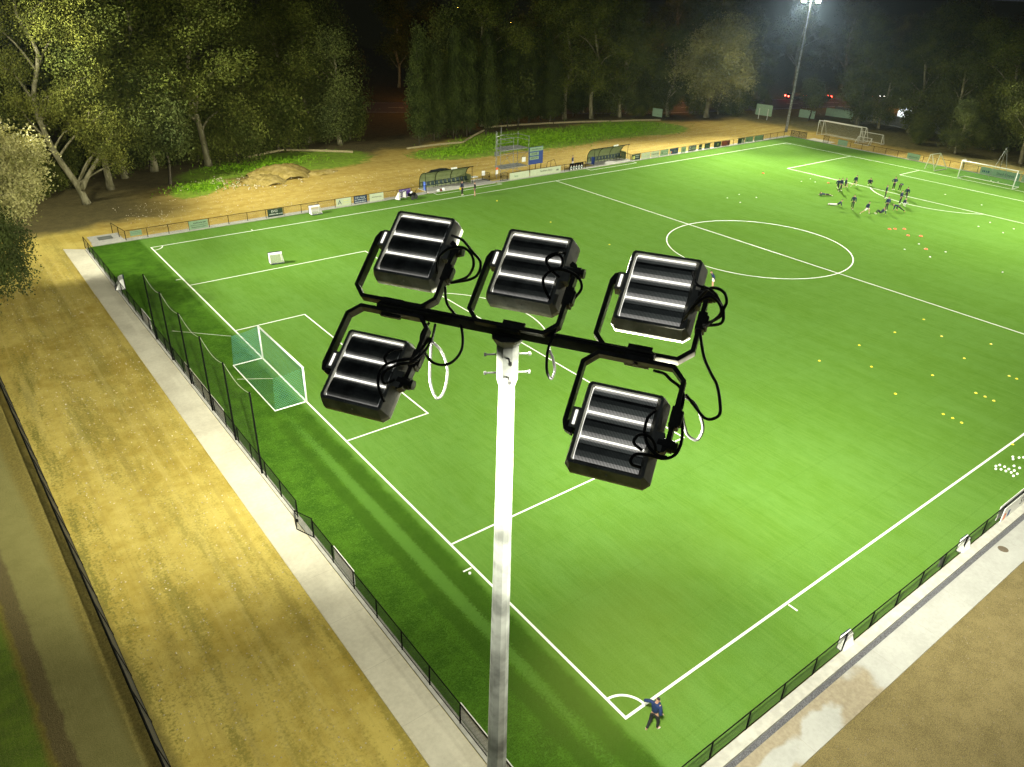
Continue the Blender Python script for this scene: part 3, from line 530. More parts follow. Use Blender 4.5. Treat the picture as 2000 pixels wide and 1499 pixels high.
# boards on the near goal end fence and near touchline
for i,(a,b) in enumerate(((46.66,44.25),(36.0,34.4),(34.2,32.4),(32.3,30.5),(30.4,28.5),(13.8,11.8),(3.47,-.3))):
    lb=['white board on the left fence beyond the netting poles','first of four cream boards on the left fence beneath the netting','second cream board beneath the netting on the left fence','third cream board beneath the netting on the left fence','brightest white board beneath the netting nearest the goal','pale grey board on the fence just past the small gate','long white board on the fence beside the lamp pole'][i]
    board((-4.99,(a+b)/2,0),abs(a-b),.82,.2,M['cream'] if i in (1,2,3) else M['white'],lb,R(90))
board((27.0,-2.86,0),6.9,.9,.12,M['white'],'long white banner with dark capitals on the near touchline fence at the right edge',math.pi,texts=(('STUDIO',.62,-.3,.55,M['ink']),),scr=((.12,.7,3.1,.5,M['orange']),(.25,.6,2.7,.5,M['blue'])))
rb=board((27.0,-3.06,0),6.9,.9,.12,M['white'],'back of the long white banner facing the concrete slab at the right edge',0,texts=(('STUDIO',.62,-.3,.55,M['ink']),),scr=((.10,.7,-3.2,.5,M['orange']),(.22,.6,-2.7,.5,M['blue'])))
board((17.55,-2.9,0),.35,.6,.3,M['mirk'],'small grey notice on the near touchline fence between two white portable goals')
# ---------------- goals ----------------
def big_goal(loc,rz,label,w=7.32,h=2.44,dt=1.9,db=2.05,r=.06,net='goal_net',group=None,frame='white',stay=False):
    g=empty('goal',loc,rz,label=label,cat='goal',group=group)   # local: x along goal, +y = behind
    MB().tube([(-w/2,0,0),(-w/2,0,h)],r,10).build('goalpost',M[frame],g,smooth=True); MB().tube([(w/2,0,0),(w/2,0,h)],r,10).build('goalpost',M[frame],g,smooth=True); MB().tube([(-w/2-r,0,h),(w/2+r,0,h)],r,10).build('crossbar',M[frame],g,smooth=True)
    b=MB(); b.tube([(-w/2,0,.04),(-w/2,db,.04),(w/2,db,.04),(w/2,0,.04)],.035,8)
    if stay:
        for s in (-1,1): b.tube([(s*w/2,0,h),(s*w/2,dt*.4,h*.95),(s*w/2,db,.04)],.035,8)
    b.build('ground_frame',M[frame],g)
    n=MB(); N=12
    def prof(i):  # sagging top edge
        t=i/N; return -w/2+w*t, -.0-.28*math.sin(math.pi*t)
    top=[];bk=[];bt=[]
    for i in range(N+1):
        xx,s_=prof(i); top.append((xx,.03,h)); bk.append((xx*.98,dt+s_*.7,h-.22+s_)); bt.append((xx,db,.03))
    mid=[((a[0]+b_[0])/2,(a[1]+b_[1])/2,(a[2]+b_[2])/2-.06) for a,b_ in zip(top,bk)]
    for i in range(N):
        n.quad(top[i],top[i+1],mid[i+1],mid[i]); n.quad(mid[i],mid[i+1],bk[i+1],bk[i]); n.quad(bk[i],bk[i+1],bt[i+1],bt[i])
    for s,i in ((-1,0),(1,N)): n.add([(s*w/2,.03,h),mid[i],bk[i],bt[i],(s*w/2,.03,.03)],[(0,1,2,3,4)])
    n.build('net',M[net],g); return g
g1=big_goal((0,H,0),R(90),'full size white goal with green net on the near goal line')
tr=MB(); tr.tube([(-3.6,1.9,2.22),(-7,4.9,4.6)],.008,5); tr.tube([(3.6,1.9,2.22),(5.7,5.0,2.6)],.008,5); tr.build('tether_rope',M['cream'],g1)
g2=big_goal((PL,H,0),R(-90),'full size white goal with blue-green net on the far goal line')
big_goal((112,61.5,0),R(0)+R(-90)+R(0),'large cream portable goal stored beyond the far end fence',w=8.0,h=2.5,dt=.9,db=1.6,net='pale_net',stay=True,frame='cream',group='goals stored past the far fence')
big_goal((113.0,61.2,0),R(-90),'second large cream goal frame tucked behind the stored one',w=8.0,h=2.45,dt=.8,db=1.5,net='pale_net',stay=True,frame='cream',group='goals stored past the far fence')
big_goal((114,56.5,0),R(-90),'medium cream goal to the right of the large stored goals',w=3.9,h=1.6,dt=.5,db=1.0,net='pale_net',stay=True,frame='cream',r=.05,group='goals stored past the far fence')
big_goal((111.9,56.4,0),R(90),'small cream goal turned around in front of the medium stored goal',w=2.4,h=1.1,dt=.35,db=.9,net='pale_net',stay=True,frame='cream',r=.045,group='goals stored past the far fence')
tg=empty('training_goal',(102.6,40.2,0),R(-90),label='cream portable goal turned sideways on the turf left of the far goal',cat='goal')
a=MB(); a.tube([(-1,0,0),(-.7,0,2.1)],.05,8); a.tube([(.55,-.2,0),(-.5,0.1,2.1)],.05,8); a.tube([(-.75,0,2.1),(-.3,2.2,2.15)],.05,8); a.tube([(-.3,2.2,2.15),(-.6,2.4,0)],.05,8); a.tube([(-.3,2.2,2.15),(.9,2.6,.2)],.045,8); a.tube([(.55,-.2,.05),(.95,2.7,.05)],.05,8); a.build('frame',M['cream'],tg)
MB().quad((-.7,0,2.1),(-.3,2.2,2.15),(-.6,2.4,0),(-1,0,0)).build('net',M['pale_net'],tg)
tp=empty('tripod',(106.4,32.6,0),label='thin grey tripod behind the far goal',cat='tripod'); a=MB()
for k in range(3): a.tube([(0,0,4.2),(1.3*math.cos(k*2.1+.4),1.3*math.sin(k*2.1+.4),0)],.03,6)
a.build('leg_set',M['galv'],tp); MB().ball((0,0,4.25),.09,8,5).build('head',M['black_metal'],tp)
bl=empty('bird_feeder_sign',(107.5,38.0,0),label='small dark post with a round white topped box right of the training goal',cat='post'); MB().tube([(0,0,0),(0,0,1.0)],.04,8).build('post',M['black_metal'],bl); MB().box((0,0,1.2),(.5,.4,.4)).build('box',M['cream'],bl,bevel=.05)
# portable white goals
def mini_goal():
    g=empty('portable_goal',(0,0,0)); w,d,h=1.25,.75,.9
    a=MB(); a.tube([(-w/2,0,.03),(-w/2,0,h),(w/2,0,h),(w/2,0,.03)],.028,8); a.tube([(-w/2,0,.03),(-w/2,d,.03),(w/2,d,.03),(w/2,0,.03)],.025,8); a.build('frame',M['black_metal'],g)
    for s in (-1,1):
        MB().add([(s*w/2,.0,.03),(s*w/2,0,h),(s*w/2*.86,d*.35,h*.98),(s*w/2,d,.03)],[(0,1,2,3)]).build('side_panel',M['white'],g)
        MB().add([(s*w/2*.93,-.005,.05),(s*w/2*.93,-.005,h*.95),(s*w/2*.72,.0,h*.95),(s*w/2*.8,.0,.05)],[(0,1,2,3)]).build('front_panel',M['white'],g)
    t=MB(); t.quad((-w/2,0,h),(w/2,0,h),(w/2*.86,d*.55,h*.9),(-w/2*.86,d*.55,h*.9)); t.build('top_panel',M['white'],g)
    n=MB(); n.quad((-w/2*.86,d*.35,h*.98),(w/2*.86,d*.35,h*.98),(w/2,d,.03),(-w/2,d,.03)); n.build('net',M['mini_net'],g)
    p=MB(); 
    for s in (-.3,.3): p.tube([(s-.22,0,h+.01),(s+.22,0,h+.01)],.045,8); p.tube([(s-.22,d,.05),(s+.22,d,.05)],.045,8)
    p.build('pad',M['navy'],g); return g
mg=mini_goal()
for i,(x,y,rz,lb) in enumerate(((8.3,53.9,172,'white portable goal alone on the turf inside the penalty area'),(17.8,66.5,180,'white portable goal by the far fence left of the cream boards'),(28.9,66.35,20,'white portable goal beside the black ball cart under the purple board'),(-4.45,54.6,80,'white portable goal standing against the left fence near the netting poles'),(9.75,-2.75,178,'white portable goal against the near touchline fence closest to the corner'),(20.0,-2.75,178,'white portable goal against the near touchline fence right of the grey notice'))):
    o=mg if i==0 else copy_tree(mg); o.location=(x,y,0); o.rotation_euler=(0,0,R(rz)); tag(o,lb,'goal','white portable goals around the pitch')
    if i>3:
        o.scale=(.55,.5,.8)
        for q in o.children:
            if q.name.startswith('net'): q.data=q.data.copy(); q.data.materials[0]=M['white']
bc=empty('ball_cart',(29.9,66.0,0),R(20),label='black wheeled cart with balls beside a portable goal',cat='cart')
MB().box((0,0,.55),(.9,.6,.35)).build('basket',M['black_metal'],bc,bevel=.04)
for s in (-1,1):
    w_=MB(); w_.tube([(s*.3,-.42,.28),(s*.3,-.32,.28)],.28,14); w_.build('wheel',M['tyre'],bc)
a=MB(); a.tube([(.45,0,.6),(.9,0,.95)],.03,6); a.build('handle',M['black_metal'],bc); a=MB(); a.ball((-.2,0,.78),.11); a.ball((.1,.1,.79),.11); a.build('football',M['disc_white'],bc)
# ---------------- dugouts ----------------
def dugout(loc,L,label,endm):
    g=empty('dugout',loc,0,label=label,cat='shelter'); prof=[(1.55,.05),(1.62,.6),(1.55,1.15),(1.3,1.65),(.9,2.0),(.4,2.2),(-.15,2.32)]
    sh=MB(); th=.02; n=len(prof)
    for i in range(n-1):
        (y0,z0),(y1,z1)=prof[i],prof[i+1]; sh.add([(0,y0,z0),(L,y0,z0),(L,y1,z1),(0,y1,z1),(0,y0+.02,z0+.015),(L,y0+.02,z0+.015),(L,y1+.02,z1+.015),(0,y1+.02,z1+.015)],[(0,1,2,3),(7,6,5,4),(0,4,5,1),(2,6,7,3),(0,3,7,4),(1,5,6,2)])
    sh.build('roof_shell',M['poly'],g)
    k=max(3,round(L/2.3))
    for i in range(k+1):
        x=L*i/k; r=MB(); r.tube([(x,a-.03,b-.02) for a,b in prof],.035,6); 
        if i in (0,k): r.tube([(x,0.1,0),(x,.1,2.25)],.03,6)
        r.build('rib',M['black_metal'],g)
    MB().tube([(0,-.15,2.32),(L,-.15,2.32)],.045,6).build('front_beam',M['black_metal'],g); MB().tube([(0,1.5,.75),(L,1.5,.75)],.035,6).build('back_rail',M['black_metal'],g)
    ns=int(L/.62); st=None
    for i in range(ns):
        if st is None:
            st=MB(); st.box((0,0,.45),(.44,.42,.05)); st.box((0,.2,.68),(.44,.05,.42)); st.tube([(0,.05,0),(0,.05,.43)],.03,6); st=st.build('seat',M['seat'],g,bevel=.015); o=st
        else: o=st.copy(); COL.objects.link(o); o.parent=g
        o.location=(.45+i*.62,1.0,0)
    MB().box((.03,.35,.62),(.03,.6,1.0)).build('side_poster',M[endm],g)
    MB().box((L-.03,.9,.62),(.03,1.1,1.1)).build('side_panel',M['poly'],g); MB().box((L*.58,-.17,2.42),(.9,.04,.22)).build('name_plate',M['white'],g)
    return g
M['poster']=mat('blue_poster',(.08,.16,.55),.5,0,.5,4)
dugout((33.05,67.95,0),6.9,'first dugout with curved shelter, blue poster and a car behind it','poster')
dugout((61.0,67.95,0),6.6,'second dugout with curved shelter right of the team banner','blue')
kb=MB(); kb.ball((0,0,.16),.2,10,6,mi=0,sc=(1.4,.8,.8)); kb.ball((.4,.05,.15),.17,10,6,mi=1,sc=(1,1,.9)); kb.ball((.75,0,.2),.22,10,6,mi=0,sc=(1,.8,1)); o=kb.build('kit_bag',[M['disc_white'],M['red']],None,smooth=True,label='white and maroon kit bags on the slab in front of the first dugout',cat='bag'); o.location=(34.2,67.0,.05)
wt=empty('folding_table',(40.6,68.6,.05),label='small white topped table at the right end of the first dugout',cat='table'); MB().box((0,0,.72),(.9,.6,.05)).build('tabletop',M['white'],wt); a=MB()
for sx in(-1,1):
    for sy in(-1,1): l=MB(); l.tube([(sx*.38,sy*.22,0),(sx*.38,sy*.22,.7)],.02,6); l.build('leg',M['galv'],wt)
nb=empty('notice_board',(42.35,69.0,0),R(-10),label='white notice hung on the gate post right of the first dugout',cat='sign'); MB().box((0,-.05,.95),(.45,.03,.6)).build('panel',M['white'],nb)
# scaffold
sc=empty('scaffold_tower',(0,0,0),label='silver scaffold tower with two platforms behind the far fence',cat='scaffold')
sp=[(44.5,69,5.9),(45.3,70.3,5.7),(47.2,69,4.95),(46.9,71.4,5.9),(49.75,69,5.0),(49.6,71.2,5.2)]
for x,y,h in sp: MB().tube([(x,y,-.03),(x,y,h)],.035,6).build('standard',M['galv'],sc)
for z in (1.0,2.9,3.4,4.4,4.9):
    for a,b in (((44.5,69),(47.2,69)),((47.2,69),(49.75,69)),((44.5,69),(45.3,70.3)),((45.3,70.3),(46.9,71.4)),((46.9,71.4),(49.6,71.2)),((49.75,69),(49.6,71.2)),((47.2,69),(46.9,71.4))):
        if z>4 and a==(47.2,69) and b==(49.75,69): continue
        MB().tube([(*a,z),(*b,z)],.024,5).build('ledger',M['galv'],sc)
for a,b in (((45.3,70.3,4.6),(47.2,69,1.1)),((47.2,69,3.3),(46.9,71.4,1.0)),((44.5,69,.2),(46.9,69.2,1.0)),((47.2,69,1),(49.75,69,.1)),((49.75,69,3.2),(47.2,69,1.1))): MB().tube([a,b],.024,5).build('brace',M['galv'],sc)
for z in (1.05,3.4): MB().prism([(45.4,69.1),(49.7,69.1),(49.5,71.1),(45.6,71.1)],z,z+.05).build('platform',M['galv'],sc)
MB().box((44.95,69.6,3.0),(.8,.04,.6)).build('mesh_guard',M['mirk'],sc)
o=MB().box((0,0,0),(.6,.03,.6)).build('safety_sign',M['white'],None,label='white square sign hanging inside the scaffold',cat='sign'); o.location=(48.9,68.9,2.0)
hs=empty('warning_sign',(44.5,68.92,0),label='small orange and white sign at the foot of the scaffold',cat='sign'); MB().box((0,0,.85),(.34,.03,.55)).build('white_panel',M['white'],hs); MB().box((0,0,1.28),(.34,.03,.3)).build('orange_panel',M['orange'],hs)
# scoreboard
sb=empty('scoreboard',(51.45,69.5,0),R(2),label='blue scoreboard with two grey name panels beside the scaffold',cat='scoreboard')
MB().box((0,0,2.15),(2.45,.12,2.25)).build('panel',M['blue'],sb); MB().box((0,-.07,3.0),(2.4,.02,.5)).build('header',M['pale_green'],sb)
for z in (2.4,1.85): MB().box((-.35,-.07,z),(1.6,.02,.42)).build('name_panel',M['pale_green'],sb)
lettering(sb,'HOME',.36,(-.35,-.085,2.4),M['ink']); lettering(sb,'VISITOR',.34,(-.35,-.085,1.85),M['ink']); s_=scrawl(sb,1.7,.14,3.0,M['ink'],5,-.085)
for x in (-1,0,1): MB().tube([(x,.03,-.03),(x,.03,1.1)],.05,6).build('post',M['black_metal'],sb)
ch=empty('hand_rail',(54.6,70.0,0),label='low dark handrail on the dirt right of the scoreboard',cat='rail'); a=MB(); a.tube([(-.8,0,.0),(-.6,0,.9),(.6,0,1.1),(1.1,0,0)],.035,6); a.tube([(0,0,0),(0,0,1.0)],.03,6); a.build('frame',M['black_metal'],ch)
# car
def make_car(col):
    c=empty('parked_car',(0,0,0)); L=4.6
    pr=[(-2.3,.35),(-2.32,.75),(-2.2,.92),(-1.3,1.0),(-.75,1.42),(.6,1.47),(1.6,1.38),(2.15,1.0),(2.3,.8),(2.3,.35)]; b=MB(); n=len(pr)
    def wd(z): return .88 if z<1.05 else .70
    b.add([(x,-wd(z),z) for x,z in pr]+[(x,wd(z),z) for x,z in pr],[tuple(range(n))[::-1],tuple(range(n,2*n))]+[(k,(k+1)%n,(k+1)%n+n,k+n) for k in range(n)]); b.build('body',col,c,bevel=.05)
    w=MB()
    for s in (-1,1): w.add([(-1.0,s*.83,1.04),(1.75,s*.83,1.04),(1.5,s*.715,1.33),(-.68,s*.715,1.36)],[(0,1,2,3)])
    w.add([(-1.28,-.72,1.02),(-1.28,.72,1.02),(-.78,.64,1.40),(-.78,-.64,1.40)],[(0,1,2,3)]); w.add([(2.13,-.72,1.03),(2.13,.72,1.03),(1.68,.64,1.36),(1.68,-.64,1.36)],[(0,1,2,3)]); w.build('window',M['glass'],c)
    for x in (-1.4,1.4):
        for s in (-1,1): q=MB(); q.tube([(x,s*.72,.33),(x,s*.9,.33)],.33,14); q.build('wheel',M['tyre'],c)
    return c
car=make_car(M['car']); car.location=(37.2,71.6,-.03); car.rotation_euler=(0,0,R(2)); tag(car,'dark car parked behind the first dugout','car')
for s in (-1,1): MB().ball((-2.32,s*.6,.72),.1,8,5,sc=(.3,1.6,.8)).build('headlight',M['white'],car)
M['tail']=emis('tail_light',(1,.05,.03),28); M['headl']=emis('head_light',(1,.93,.8),25); M['amber']=emis('amber_light',(1,.55,.08),60)
for i,(x,y,k) in enumerate(((147,94,'t'),(151.5,90.5,'t'),(161,86,'t'),(168,83,'h'),(172,79,'t'),(70,128,'t'))):
    c=copy_tree(car); c.location=(x,y,0); c.rotation_euler=(0,0,R(160)); tag(c,['car with red lights left of the far floodlight pole','car with red lights just right of the far floodlight pole','car with the largest red lights behind the right hand gums','car with pale headlights on the road behind the gums','car with one red light furthest right on the road','car showing a single red light behind the central trees'][i],'car','cars on the road behind the trees')
    for s in (-1,1):
        for e in (2.36,-2.36): MB().ball((e,s*.62,.85),.17 if k=='t' else .10,8,5).build('tail_light' if k=='t' else 'lamp',M['tail'] if k=='t' else M['headl'],c)
# street lamps on the road: orange sodium
M['steel']=mat('steel_pole',(.2,.2,.19),.5,.5)
def street_lamp(x,y,h,lb,pw,rz=0):
    g=empty('street_lamp',(x,y,-.03),rz,label=lb,cat='street lamp',group='orange street lamps beyond the trees'); a=MB(); a.tube([(0,0,0),(0,0,h-.3),(.5,0,h),(1.6,0,h+.1)],[.09,.07,.05,.04],8); a.build('pole',M['steel'],g); MB().box((1.8,0,h+.08),(.6,.25,.12)).build('lamp_head',M['steel'],g); MB().ball((1.8,0,h-.02),.13,8,5).build('bulb',M['amber'],g)
    if pw:
        l=bpy.data.lights.new('sodium_light','POINT'); l.energy=pw; l.color=(1,.42,.10); l.shadow_soft_size=.2; lo=bpy.data.objects.new('sodium_light',l); COL.objects.link(lo); lo.parent=g; lo.location=(1.8,0,h-.3)
street_lamp(70,121,9,'orange street lamp over the road behind the central gap in the trees',3500,R(-60)); street_lamp(112,106,9,'orange street lamp behind the large weeping tree',4000,R(-60)); street_lamp(158,76,9,'orange street lamp glowing above the grey fence on the right',4200,R(160)); street_lamp(184,84,9,'orange street lamp high between the right hand gums',0,R(200)); street_lamp(205,98,9,'topmost orange street lamp above the right hand gums',0,R(200)); street_lamp(150,208,9,'faint orange street lamp high in the dark centre',0); street_lamp(190,300,9,'small orange street lamp at the top edge left of centre',0)
# wall, shed, sign board
for i,(a,b) in enumerate((((134.6,76.5),(134.4,68)),((134.4,67),(133.2,57.5)),((133.1,57),(134.3,47)))):
    a=Vector((*a,0)); b=Vector((*b,0)); d=b-a; g=empty('sheet_fence',a,math.atan2(d.y,d.x),label=['dim grey sheet fence behind the stored goals','dim grey sheet fence below the lit shed','pale grey sheet fence right of the lit shed'][i],cat='fence'); n=int(d.length/2.4)
    for k in range(n+1):
        MB().box((d.length*(k+.5)/(n+1),0,.95+.03*(k%2)),(d.length/(n+1)-.06,.04,1.8)).build('panel',M['mirk'],g)
sh=empty('shed',(144.5,66.5,0),R(-98),label='small shed with a brightly lit white wall among the right hand gums',cat='shed'); MB().box((0,1.5,1.3),(4.2,3,2.6)).build('wall',M['white'],sh); MB().add([(-2.4,-.3,2.6),(2.4,-.3,2.6),(2.4,1.5,3.6),(-2.4,1.5,3.6),(-2.4,3.3,2.6),(2.4,3.3,2.6)],[(0,1,2,3),(3,2,5,4)]).build('roof',M['mirk'],sh)
l=bpy.data.lights.new('shed_light','POINT'); l.energy=1500; l.color=(.8,.9,1); l.shadow_soft_size=.1; lo=bpy.data.objects.new('shed_light',l); COL.objects.link(lo); lo.parent=sh; lo.location=(.6,-2.2,2.6)
bb=empty('notice_board',(117.2,80.8,0),R(-80),label='large pale board on two posts behind the far corner',cat='sign'); MB().box((0,0,1.7),(3.3,.06,2.0)).build('panel',M['pale_green'],bb)
for s in (-1,1): MB().tube([(s*.9,-.06,-.03),(s*.9,-.06,2.0)],.06,6).build('post',M['cream'],bb)
for x,y,w_,lb in ((126,77,3.2,'pale striped panel just right of the far floodlight pole'),(133,74,6,'low bluish panel behind the stored goals'),(100,92.5,2.2,'small pale panel among the trunks left of the large board')):
    g=empty('panel_fence',(x,y,0),R(-80),label=lb,cat='fence'); MB().box((0,0,.85),(w_,.05,1.5)).build('panel',M['pale_green'],g)
M['rust']=mat('brown_cover',(.10,.075,.045),.9); mh=MB(); mh.prism([(21.7+.24*math.cos(k*.5236),-4.05+.24*math.sin(k*.5236)) for k in range(12)],.019,.026); mh.build('drain_cover',M['rust'],None,label='round brown drain cover in the concrete slab',cat='drain cover')
dc=MB().box((-2.9,69.2,.02),(1.3,1.0,.04)).build('metal_grate',M['mirk'],None,label='grey metal grate on the slab at the far left corner',cat='grate')
# timber edging logs
for i,(a,b,lb) in enumerate((((43.6,90.6),(53.4,90.4),'pale timber edging under the she-oak trunks'),((53.6,90.4),(62.3,97.0),'short timber edging climbing diagonally beside the she-oaks'),((64,99.2),(77.4,96.8),'timber edging at the top of the grass bank, left part'),((77.6,96.7),(88,93.2),'timber edging at the top of the grass bank, middle part'),((88.2,93),(97.7,89.5),'timber edging at the top of the grass bank, right part'),((21,96.3),(27.5,98.6),'timber edging behind the drooping shrub'),((27.8,98.3),(35.5,92.4),'timber edging above the dark green grass left of centre'))):
    o=MB().tube([(*a,.12),((a[0]+b[0])/2,(a[1]+b[1])/2+.2,.14),(*b,.12)],.16,6).build('timber_edging',M['timber'],None,label=lb,cat='edging')
# mound
def mound(cx,cy,rx,ry,h,name,lb,seed):
    N=26; r=np.random.RandomState(seed); vs=[];ph=r.rand(8)*6
    for i in range(N+1):
        for j in range(N+1):
            u,v=i/N*2-1,j/N*2-1; x=u*rx;y=v*ry; d=math.sqrt(u*u+v*v)
            z=h*max(0,1-d*d*(1+.25*math.sin(3*math.atan2(v,u)+ph[0])))**.8
            z+=(.08*math.sin(x*2.1+ph[1])*math.sin(y*2.7+ph[2])+.10*math.sin(x*5+ph[3])*math.cos(y*4.3+ph[4])+.035*r.randn())*min(1,z*1.5); vs.append((x,y,z-.04))
    fs=[(i*(N+1)+j,(i+1)*(N+1)+j,(i+1)*(N+1)+j+1,i*(N+1)+j+1) for i in range(N) for j in range(N)]
    o=fast_mesh(name,vs,fs,M['soil'],None,True,label=lb,cat='mound'); o.location=(cx,cy,0); return o
t=NT('mound_soil'); n=t.noise(1.5,6,rough=.7); M['soil']=t.fin(t.mix(t.ramp(n,.35,.65),(.24,.18,.04),(.40,.31,.11)),.95,spec=.1); t.bump(n,.6,.2)
mound(21.5,85.0,4.2,3.2,1.25,'dirt_mound','larger brown dirt mound beyond the far fence',1); mound(18.6,82.7,2.8,2.4,.8,'dirt_mound','lower ochre dirt mound overlapping the larger one',2); mound(26.5,83.2,2.2,1.0,.35,'dirt_mound','flat heap of spoil at the right foot of the mounds',3)
rr=np.random.RandomState(5); V=[];F=[]
for i in range(170):
    cx_,cy_=(rr.normal(17,3.0),rr.normal(82.4,1.3)) if i<130 else (rr.normal(13.2,1.6),rr.normal(85.8,1.2)) if i<200 else (rr.normal(25,2),rr.normal(82,.6)); s=rr.uniform(.03,.10); b=len(V); q=rr.uniform(.6,1.4,8)
    for k,(a,b2,c2) in enumerate([(x,y,z) for x in(-1,1) for y in(-1,1) for z in(-1,1)]): V.append((cx_+a*s*q[k],cy_+b2*s*q[k],s*.4+c2*s*.6*q[k]))
    F+=[tuple(b+w for w in f) for f in ((0,1,3,2),(4,6,7,5),(0,4,5,1),(2,3,7,6),(0,2,6,4),(1,5,7,3))]
fast_mesh('rubble',V,F,M['rock'],None,kind='stuff',label='scattered pale stones around the dirt mounds')
# ---------------- cones and balls ----------------
def disc(mt):
    mb=MB(); pr=[(.16,0),(.15,.02),(.07,.085),(.045,.09)]; n=12; vs=[(a*math.cos(k*2*math.pi/n),a*math.sin(k*2*math.pi/n),b) for a,b in pr for k in range(n)]; fs=[(j*n+k,j*n+(k+1)%n,(j+1)*n+(k+1)%n,(j+1)*n+k) for j in range(3) for k in range(n)]; mb.add(vs,fs); return mb.build('marker_cone',mt)
YC=[(32.5,13.1),(37.4,12.9),(42.0,12.6),(46.5,12.6),(44.4,10.1),(46.2,7.2),(41.9,7.2),(34.8,10.4),(37.2,7.2),(32.4,7.3),(41.7,4.0),(41.7,3.5),(37.1,4.2),(37.1,3.6),(37.0,3.0),(32.4,4.1),(32.4,3.5),(32.3,2.9),(32.3,-.1),(37.9,49.9),(38.0,40.7),(38.0,60.0)]
YL={18:'yellow marker disc lying on the near touchline',19:'yellow marker disc above the middle floodlight',20:'yellow marker disc just right of the middle floodlight',21:'yellow marker disc near the two people on the far touchline',0:'yellow marker disc nearest the centre circle, leftmost of the scattered ones',3:'yellow marker disc highest of the scattered ones near the halfway line'}
def lay(first,pts,labf,grp,s=.6):
    for i,(x,y) in enumerate(pts):
        o=first if i==0 else first.copy()
        if i: COL.objects.link(o)
        o.location=(x,y,.004); o.rotation_euler=(0,0,i*1.3); o.scale=(s,s,s); tag(o,labf(i),'cone' if 'disc' in labf(i) else 'ball',grp)
lay(disc(M['yellow']),YC,lambda i:YL.get(i,'yellow marker disc in one of the three short rows near the right touchline' if 10<=i<=17 else 'yellow marker disc in the scattered grid right of the centre circle'),'yellow marker discs on the turf')
WC=[(81.3,22.6),(78.4,22.6),(81.0,19.9),(78.3,19.9),(66.0,23.1),(62.9,23.0),(65.8,20.2),(62.8,20.3),(80.6,45.1),(81.6,46.5),(79.2,46.3),(63.3,46.1),(63.0,43.9),(66.7,44.3),(66.0,46.4),(88.6,26.8)]
lay(disc(M['disc_white']),WC,lambda i:'white marker disc in the square right of the orange markers' if i<4 else 'white marker disc in the square below the orange markers' if i<8 else 'white marker disc left of the stretching group' if i<15 else 'white marker disc between the group and the far goal','white marker discs on the turf')
OC=[(68.4,27.7),(69.0,27.4),(69.9,26.8),(67.9,25.3),(68.9,24.4),(64.9,21.8),(81.7,43.8),(78.6,52.1)]
OL=['leftmost bright orange marker in the row below the group','second bright orange marker from the left below the group','third orange marker below the group','flat orange marker below the row of three','largest orange marker, rightmost below the group','lone orange marker lowest of them all','orange marker left of the kneeling players','faint orange marker near the far penalty area corner']
lay(disc(M['orange']),OC,lambda i:OL[i].replace('marker','marker disc'),'orange marker discs on the turf',1.25)
def football():
    t=NT('football'); v=t.n.new('ShaderNodeTexVoronoi'); v.inputs['Scale'].default_value=9; t.link(t.co,v.inputs['Vector']); c=t.mix(t.ramp(v.outputs['Distance'],.18,.24,1,0),(.82,.80,.80),(.45,.20,.20)); return MB().ball((0,0,.112),.112,14,9).build('football',t.fin(c,.4),None,smooth=True)
BL=[(28.9,-.6),(28.6,-.72),(29.2,-.68),(28.8,-.92),(29.25,-.92),(28.85,-1.16),(29.2,-1.17),(28.95,-1.4),(29.3,-1.42),(28.7,-1.62),(29.1,-1.66),(29.8,-1.2),(29.85,-1.48),(30.5,-.86),(30.75,-.74),(30.95,-1.0),(31.2,-1.14),(103.3,32.1),(102.6,31.5),(103.4,31.2),(102.8,29.9),(-.4,9.6),(64.2,14.0)]
def bl_(i):
    if i<11: return 'pinkish white ball in the dense heap by the near touchline'
    if i<17: return 'pinkish white ball just right of the heap by the near touchline'
    if i<21: return 'white ball lying behind the far goal line inside the net'
    return 'small pale ball near the near goal line' if i==21 else 'single pale ball on the turf near the halfway line'
lay(football(),BL,bl_,'footballs on the ground')
# ---------------- people ----------------
BASE=dict(pelvis=(0,0,.97),waist=(0,0,1.10),chest=(0,0,1.36),neck=(0,0,1.50),head=(0,.02,1.60),crown=(0,.01,1.71),
 shL=(-.17,0,1.43),elL=(-.25,-.02,1.14),wrL=(-.27,.06,.89),shR=(.17,0,1.43),elR=(.25,-.02,1.14),wrR=(.27,.06,.89),
 hiL=(-.09,0,.93),knL=(-.10,.03,.50),anL=(-.11,-.02,.09),toL=(-.13,.16,.03),hiR=(.09,0,.93),knR=(.10,.03,.50),anR=(.11,-.02,.09),toR=(.13,.16,.03))
def P(**k): d=dict(BASE); d.update(k); return d
def tilt(d,ang,z0=.95,keys=('waist','chest','neck','head','crown','shL','elL','wrL','shR','elR','wrR')):
    c,s=math.cos(ang),math.sin(ang); o=dict(d)
    for k in keys: x,y,z=d[k]; y2=y; z2=z-z0; o[k]=(x,y2*c+z2*s,z0+z2*c-y2*s)
    return o
hips=dict(elL=(-.40,-.08,1.18),wrL=(-.19,.02,1.02),elR=(.40,-.08,1.18),wrR=(.19,.02,1.02))
def lower(d,dz):
    return {k:(v[0],v[1],max(.03,v[2]-dz)) for k,v in d.items()}
